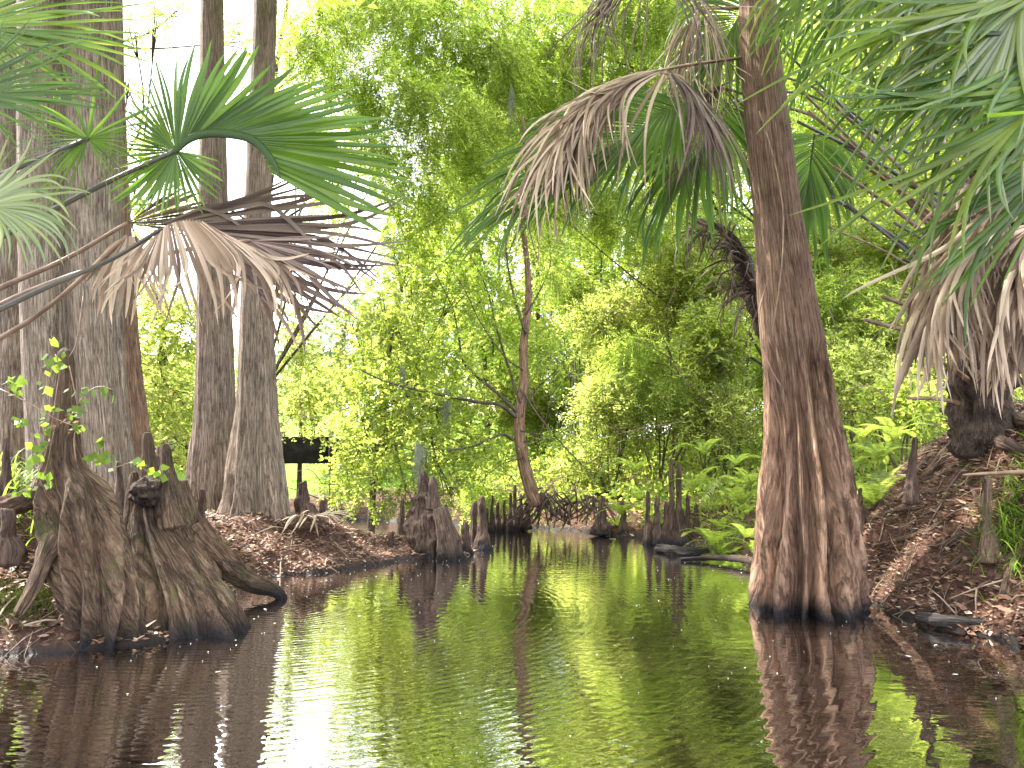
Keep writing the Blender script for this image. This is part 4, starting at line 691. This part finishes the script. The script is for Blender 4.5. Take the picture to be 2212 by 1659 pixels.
# ------------------------------------------------------------------ ferns
def fern_mesh(seed, nfr=11, Lf=.75):
    g = np.random.default_rng(seed); m = M()
    for k in range(nfr):
        az = 2*PI*k/nfr+g.uniform(-.3, .3); el = g.uniform(.75, 1.25); L_ = Lf*g.uniform(.7, 1.15); n = 26; t = np.linspace(0, 1, n)
        h = np.array([math.cos(az), math.sin(az), 0]); e = el-t*g.uniform(1.2, 1.9); dp = (np.cos(e)[:, None]*h+np.sin(e)[:, None]*np.array([0, 0, 1.0]))*L_/n; p = np.cumsum(dp, 0)
        sd = np.array([-h[1], h[0], 0]); d = nrm(dp); w_ = .15*L_*np.sin(np.clip(t*.93+.07, 0, 1)*PI)**.6+.01
        for sg in (-1, 1):
            ld = nrm(sg*sd*.95+d*.35+[0, 0, -.12]); leaves(m, p, ld, np.broadcast_to(d, ld.shape), (w_*1.0)[:, None], np.full((n, 1), L_/n*.85))
        q = sd*.003; g_ = np.stack([p-q, p+q], 1); m.grid(g_)
    return m
fv = []
for k in range(4):
    m = fern_mesh(k); v = np.concatenate(m.v)
    fv.append((m, v))
protos = []
ferns = [(1330, 940, 14.5), (1300, 1000, 14), (1370, 980, 14), (1420, 940, 14), (1380, 1040, 13.5), (1340, 1070, 13.6), (1460, 960, 13.8), (1520, 940, 13.5), (1500, 1010, 12.6), (1550, 1000, 12.2), (1590, 960, 12), (1600, 1040, 11), (1560, 1080, 11), (1610, 1110, 10), (1540, 1130, 11), (1630, 1060, 10), (1600, 900, 13), (1540, 880, 14), (1470, 890, 14.5), (1400, 880, 15), (1840, 960, 9.5), (1870, 1000, 9), (1900, 940, 9.5), (1850, 1040, 8.6), (1890, 1060, 8.2), (1920, 1000, 8.8), (1860, 900, 11), (1810, 930, 10), (1930, 900, 10.5), (1620, 1000, 11), (1585, 1150, 10.2), (1250, 1050, 15)]
place = ['above the far roots', 'beside the slender tree roots', 'behind the long bright fern', 'on the upper slope', 'over the dark knee', 'hanging out over the water']
pm = []
for i, (px, py, d) in enumerate(ferns):
    b = P(px, py+12, d); zg = float(gz(b[0], b[1])); b[2] = max(zg, b[2]-.25) if i % 3 else zg+.05; b[2] = zg if abs(b[2]-zg) > 1.2 else b[2]
    side = 'the green slope left of the leaning cypress' if px < 1700 else 'the bright gap between the leaning cypress and the palm mound'
    if i < 4:
        m = M(); q = fv[i][0]
        for v_, f_ in zip(q.v, q.f): pass
        m.v = [x+b for x in q.v]; m.f = q.f; m.b = q.b; m.n = q.n
        o = obj('fern', m, MT['fern'], base=b, smooth=False); pm.append(o)
    else: o = pm[i % 4].copy(); C.objects.link(o); o.location = b
    o.rotation_euler[2] = i*1.3; s = .62+.36*((i*37) % 10)/10; o.scale = (s, s, s)
    tag(o, 'feathery arching green fern on '+side, 'fern', 'ferns on the slope left' if px < 1700 else 'ferns in the bright gap right')
m = M(); g = np.random.default_rng(44); n = 46000; x = g.uniform(-1, 17, n); y = g.uniform(9, 26, n); z = gz(x, y); ok = (z > .05)&(sdist(x, y, RIGHT) > .3+.4*vnoise(np.stack([x, y, 0*x], -1), 4)); x, y, z = x[ok], y[ok], z[ok]; n = len(x)
hh = (.25+.35*(vnoise(np.stack([x*.8, y*.8, 0*x], -1), 8)+1))*g.uniform(0, 1, n); p = np.stack([x, y, z+hh*np.minimum(1, (y-8)/4)], -1); d = nrm(g.normal(size=(n, 3))+[0, -.3, .3]); s = nrm(np.cross(d, g.normal(size=(n, 3)))); ln = g.uniform(.07, .2, (n, 1)); leaves(m, p, d, s, ln, ln*.4)
obj('ground_cover', m, MT['fern'], smooth=False, kind='stuff', label='low leafy green ground cover on the right bank slope', cat='ground cover')
b = P(1215, 1125, 14.6); m = M(); g = np.random.default_rng(71)
for _ in range(60):
    x0 = g.uniform(1140, 1300); a = P(x0, g.uniform(1050, 1090), 15+g.uniform(-.3, .5)); e = P(x0+g.uniform(-70, 70), g.uniform(1105, 1142), 14.5+g.uniform(-.3, .3)); e[2] = max(e[2], -.05); tube(m, [a, (a+e)/2+g.normal(size=3)*[.12, .12, .08]+[0, -.1, .1], e], [.012, .02, .012], 5, 8)
obj('root_tangle', m, MT['knee'], base=b, label='reddish brown tangle of roots hanging into the water beside the slender tree', cat='roots')
for i, (x, y, d, L_) in enumerate([(1365, 1000, 13.4, 1.0), (1600, 1040, 10.6, .9)]):
    m = M(); g = np.random.default_rng(81+i); b = P(x, y, d); n = 34; t = np.linspace(0, 1, n); p = b+np.stack([-t*L_*.75, -t*L_*.3, .18*np.sin(t*3.0)*L_-t*t*L_*.45], -1); dr = nrm(np.gradient(p, axis=0)); sdv = nrm(np.cross(dr, [0, 0, 1.0])); w_ = .17*L_*np.sin(np.clip(t*.9+.1, 0, 1)*PI)**.6+.01
    for sg in (-1, 1): leaves(m, p, nrm(sg*sdv+dr*.35+[0, 0, -.25]), dr, w_[:, None], np.full((n, 1), L_/n*.8))
    m.grid(np.stack([p-sdv*.003, p+sdv*.003], 1)); obj('fern_frond', m, MT['fern'], base=b, smooth=False, label=['long bright fern frond arching over the water right of the slender tree', 'bright fern frond arching out beside the foot of the leaning cypress'][i], cat='fern')
# ------------------------------------------------------------------ grass tufts
def tuft(label, base, n, h, spread, seed, matk='grass'):
    g = np.random.default_rng(seed); m = M(); k = 9
    for _ in range(n):
        az = g.uniform(0, 2*PI); el = g.uniform(.7, 1.5); b = np.array(base)+np.array([g.normal()*spread, g.normal()*spread, 0]); b[2] = float(gz(b[0], b[1]))-.01; L_ = h*g.uniform(.5, 1.2); t = np.linspace(0, 1, k)
        e = el-t*g.uniform(.8, 2.4); hh = np.array([math.cos(az), math.sin(az), 0]); p = b+np.cumsum((np.cos(e)[:, None]*hh+np.sin(e)[:, None]*np.array([0, 0, 1.0]))*L_/k, 0); sd = np.array([-hh[1], hh[0], 0]); wd = (.005*(1-t**2)+.0006)[:, None]
        m.grid(np.stack([p-sd*wd, p+sd*wd], 1))
    return obj('grass_tuft', m, MT[matk], base=base, smooth=False, label=label, cat='grass')
def onbank(px, py, d0):
    q = P(px, py, d0); best = None
    for d in np.linspace(4.5, 16, 240):
        q = P(px, py, d)
        if q[2] <= float(gz(q[0], q[1])): best = q; break
    q = best if best is not None else P(px, py, d0); q[2] = float(gz(q[0], q[1])); return q
tuft('bright grass tuft drooping over the right mound at the photo edge', onbank(2200, 1180, 5.6), 260, .42, .14, 1)
tuft('green grass tuft above the other at the right photo edge', onbank(2215, 1090, 6), 200, .42, .16, 2)
tuft('pale grass tuft behind the tall left stump', onbank(60, 990, 6.5), 320, .4, .3, 3)
tuft('light grass clump at the left photo edge', onbank(10, 960, 7), 200, .4, .25, 4)
tuft('short bright grass beside the pale branch near the leaning cypress', onbank(1580, 1170, 10), 160, .35, .25, 5)
tuft('grass clump on the far bank between the stump and the slender tree', onbank(1040, 1090, 16), 500, .5, .9, 6)
tuft('sunlit grass in the gap right of the leaning cypress', onbank(1880, 1050, 9), 300, .5, .5, 7)
# ------------------------------------------------------------------ litter, sticks, floating specks
def bank_points(n, g, boxes):
    out_ = []
    for (x0, x1, y0, y1, k) in boxes:
        x = g.uniform(x0, x1, int(n*k)); y = g.uniform(y0, y1, int(n*k)); z = gz(x, y); ok = z > .004; out_.append(np.stack([x[ok], y[ok], z[ok]], -1))
    return np.concatenate(out_)
BOX = [(3.0, 5.8, 4.6, 8.6, 1.5), (-5.5, -2.2, 4.4, 9.2, .9), (-4.6, -.5, 9, 13, .8), (.3, 3.8, 10, 17, .3)]
g = np.random.default_rng(12); p = bank_points(19000, g, BOX); n = len(p); m = M()
az = g.uniform(0, 2*PI, n); d = nrm(np.stack([np.cos(az), np.sin(az), g.uniform(-.1, .5, n)], -1)); s = nrm(np.cross(d, nrm(np.stack([g.normal(size=n)*.5, g.normal(size=n)*.5-.3, np.ones(n)], -1)))); ln = g.uniform(.02, .075, (n, 1))
big = g.random(n) < .05; ln[big] *= 1.9
leaves(m, p+[0, 0, .012], d, s, ln, ln*g.uniform(.3, .6, (n, 1))); obj('leaf_litter', m, MT['litter'], smooth=False, kind='stuff', label='brown fallen leaves strewn over the banks', cat='leaf litter')
m = M(); p = bank_points(2000, g, [(3.0, 5.8, 4.6, 8.6, .5), (-5.5, -2.2, 4.6, 8.5, .35), (-4.6, -.5, 9, 13, .5), (.3, 3.8, 10, 17, .3)])
for q in p:
    a = g.uniform(0, 2*PI); L_ = g.uniform(.08, .45); dz = g.uniform(-.1, .25); dd = np.array([math.cos(a), math.sin(a), 0])*L_; e = q+dd; e[2] = max(float(gz(e[0], e[1])), q[2]-.2)+.02; md = (q+e)/2+np.array([g.normal()*.02, g.normal()*.02, .02+g.uniform(0, .05)]); r = g.uniform(.001, .0032)*(1+2*(g.random() < .12)); tube(m, [q+[0, 0, .008], md, e], [r, r, r*.5], 4, 5, cap=False)
obj('fallen_twigs', m, MT['sticks'], kind='stuff', label='thin dead twigs and rootlets tangled over the banks', cat='twigs')
m = M(); n = 330; x = g.uniform(-3, 3.6, n); y = 2.2+g.random(n)**.9*11; cl_ = g.random(n) < .65; x[cl_] = g.choice([-1.9, -.9, 1.3, -2.1, 2.9], cl_.sum())+g.normal(size=cl_.sum())*.4; y[cl_] = g.choice([7.6, 9.8, 12.5, 8.6, 5.2], cl_.sum())+g.normal(size=cl_.sum())*.5; z = gz(x, y); ok = z < -.02; x, y = x[ok], y[ok]
for a, b_ in zip(x, y):
    r = g.uniform(.0015, .005); th = np.linspace(0, 2*PI, 6, endpoint=False); rn = np.stack([a+r*np.cos(th)*g.uniform(.6, 1.6), b_+r*np.sin(th), 0*th+.003], -1); m.grid(np.stack([rn, np.repeat([[a, b_, .006]], 6, 0)]), wrap=True)
for _ in range(70):
    a, b_ = (g.choice([-2.2, -1.5, 3.1, 2.9])+g.normal()*.3, g.choice([7.8, 9.6, 5.6, 9.5])+g.normal()*.5)
    if gz(a, b_) < -.02: ln_ = g.uniform(.02, .05); an = g.uniform(0, 6.28); leaves(m, np.array([[a, b_, .004]]), np.array([[math.cos(an), math.sin(an), 0]]), np.array([[-math.sin(an), math.cos(an), 0]]), np.array([[ln_]]), np.array([[ln_*.5]]))
obj('floating_specks', m, plain('pollen', (.6, .58, .52), (.8, .8, .75)), kind='stuff', label='tiny pale specks drifting on the dark water', cat='floating specks')
# fallen fan leaf on the litter mound
t0_ = onbank(655, 1140, 9.8); m = M(); fan(m, t0_+[0, 0, .12], (.55, -.4, .12), (0, 0, 1), .75, 34, 1.8, .35, .9, .15, .1, 61, .1, .03, .12)
obj('dead_palm_leaf', m, MT['dead'], base=t0_, smooth=False, label='flat fallen tan palm fan lying on the litter mound below the touching trunks', cat='palm leaf')
# ------------------------------------------------------------------ spanish moss
def moss(label, px, py, d, L_, w_, n, seed):
    g = np.random.default_rng(seed); m = M(); c = P(px, py, d); n = int(n*.5)
    for _ in range(n):
        k = 7; a = g.normal(size=2)*w_*.7; Ls = L_*g.uniform(.15, 1)**1.3; s0 = c+np.array([a[0]*.5, a[1]*.5, g.normal()*.10]); pts = [s0]; dx = a[0]*1.2/k
        for i in range(k): pts.append(pts[-1]+np.array([dx*(1 if i < 2 else -.35)+g.normal()*.02, g.normal()*.02, -Ls/k]))
        pts = np.array(pts); q = np.array([.0028, 0, 0])[None]*(1.2-np.linspace(0, 1, k+1))[:, None]; m.grid(np.stack([pts-q, pts+q], 1))
        q = np.array([.010, .004, .006]); m.grid(np.stack([pts[1::2]-q, pts[1::2]+q], 1)) if False else None
    obj('spanish_moss', m, MT['moss'], base=c, smooth=False, label=label, cat='spanish moss')
moss('grey spanish moss beard hanging beside the end of the low branch over the two-tipped stump', 905, 970, 13.2, .75, .09, 240, 1)
moss('long grey moss strand hanging left of the slender tree', 965, 860, 14, 1.1, .05, 130, 2)
moss('moss strand hanging above the jagged stub', 745, 700, 15.5, 1.4, .08, 160, 3)
moss('thin moss strand hanging from the top canopy near the middle', 1105, 200, 14, .9, .05, 110, 5)
moss('grey moss beard in the leaves behind the touching trunks', 870, 800, 14.2, 1.0, .07, 150, 6)
# ------------------------------------------------------------------ vine on the tall stump
t = thing('vine', 'leafy green creeper climbing the tall bottle-shaped stump at the left', 'vine', P(60, 1060, 5.3)); m = M()
stems = [[(60, 1080), (95, 990), (110, 930), (120, 860), (128, 800), (120, 765)], [(150, 790), (162, 850), (170, 900), (160, 950), (165, 1000)], [(165, 880), (185, 850), (215, 835), (245, 842)], [(0, 840), (60, 870), (120, 905), (170, 925), (190, 950)], [(150, 770), (165, 740), (180, 640)], [(200, 985), (240, 1010), (290, 1000), (330, 1030)]]
for q in stems: tube(m, [P(x, y, 5.25) for x, y in q], .004, 5)
obj('stem', m, MT['pett'], t)
m = M(); g = np.random.default_rng(8); lp = []
for (x, y, s, k) in [(110, 790, 22, 9), (125, 765, 16, 5), (98, 840, 12, 4), (95, 880, 10, 4), (100, 915, 14, 5), (78, 960, 18, 7), (70, 1000, 22, 8), (50, 1060, 25, 9), (190, 840, 22, 9), (230, 845, 14, 6), (165, 890, 14, 7), (170, 920, 12, 5), (40, 830, 20, 8), (20, 825, 15, 5), (50, 905, 14, 6), (240, 1000, 20, 8), (210, 985, 14, 5), (290, 1000, 18, 6), (330, 1020, 14, 5), (220, 950, 10, 3), (60, 180, 30, 12), (120, 210, 15, 5), (100, 1040, 14, 5)]:
    for _ in range(k): lp.append(P(x+g.normal()*s*.6, y+g.normal()*s*.5, 5.2+g.uniform(-.1, .1) if y > 400 else 7.6))
lp = np.array(lp); n = len(lp); d = nrm(g.normal(size=(n, 3))+[0, 0, -.4]); s = nrm(np.cross(d, g.normal(size=(n, 3))*.4+[0, -1, .5])); ln = g.uniform(.05, .095, (n, 1)); leaves(m, lp, d, s, ln, ln*.75); obj('leaves', m, MT['vine'], t, smooth=False)
m = M(); lp = np.array([P(x+g.normal()*7, y+g.normal()*7, 5.2) for x, y in [(105, 930)]*1+[(108, 935)]*6+[(150, 905)]*7+[(158, 925)]*4+[(130, 915)]*3]); n = len(lp); d = nrm(g.normal(size=(n, 3))+[0, 0, -.6]); s = nrm(np.cross(d, g.normal(size=(n, 3)))); leaves(m, lp, d, s, g.uniform(.03, .055, (n, 1)), np.full((n, 1), .025)); obj('withered_leaves', m, MT['litter'], t, smooth=False)
# moss patches on left bank
t0_ = onbank(50, 1290, 5.2); m = M(); g = np.random.default_rng(31); n = 5200; u = g.normal(size=(n, 2))*[.13, .12]; x = t0_[0]+u[:, 0]; y = t0_[1]+u[:, 1]; z = gz(x, y); az = g.uniform(0, 2*PI, n); d = nrm(np.stack([np.cos(az)*.6, np.sin(az)*.6, np.ones(n)], -1)); s = nrm(np.cross(d, g.normal(size=(n, 3)))); leaves(m, np.stack([x, y, z], -1), d, s, g.uniform(.02, .05, (n, 1)), np.full((n, 1), .006))
obj('moss_patch', m, MT['mossg'], base=t0_, smooth=False, kind='stuff', label='yellow-green moss cushion on the bank at the left edge', cat='moss')
# ------------------------------------------------------------------ footbridge
b = P(500, 1060, 19); t = thing('footbridge', 'dark timber footbridge crossing the creek behind the touching trunks', 'bridge', b)
def box(m, a, b_):
    a = np.minimum(a, b_)*1.0; b2 = np.maximum(a, b_); x0, y0, z0 = a; x1, y1, z1 = b2
    v = [(x0, y0, z0), (x1, y0, z0), (x1, y1, z0), (x0, y1, z0), (x0, y0, z1), (x1, y0, z1), (x1, y1, z1), (x0, y1, z1)]
    m.add(v, [(0, 3, 2, 1), (4, 5, 6, 7), (0, 1, 5, 4), (1, 2, 6, 5), (2, 3, 7, 6), (3, 0, 4, 7)])
x0, x1 = P(280, 1000, 19)[0], P(715, 1000, 19)[0]; zb = P(600, 1000, 19)[2]; yb = 19.0
m = M(); box(m, np.array([x0, yb, zb]), np.array([x1, yb+.12, zb+.62])); box(m, np.array([x0, yb+1.4, zb]), np.array([x1, yb+1.52, zb+.62])); obj('beam', m, MT['wood'], t, smooth=False)
m = M(); xx = x0
while xx < x1-.15: box(m, np.array([xx, yb-.08, zb+.624]), np.array([xx+.14, yb+1.6, zb+.67])); xx += .155
obj('deck', m, MT['wood'], t, smooth=False)
for xx in np.arange(x0+.1, x1, 1.25):
    for yy in (yb-.1, yb+1.52): m = M(); box(m, np.array([xx, yy, zb-2.2 if abs(xx-P(622, 1000, 19)[0]) < .7 else zb-.2]), np.array([xx+.1, yy+.097, zb+.8])); obj('post', m, MT['wood'], t, smooth=False)
for o in bpy.data.objects:
    if '_base' in o: del o['_base']
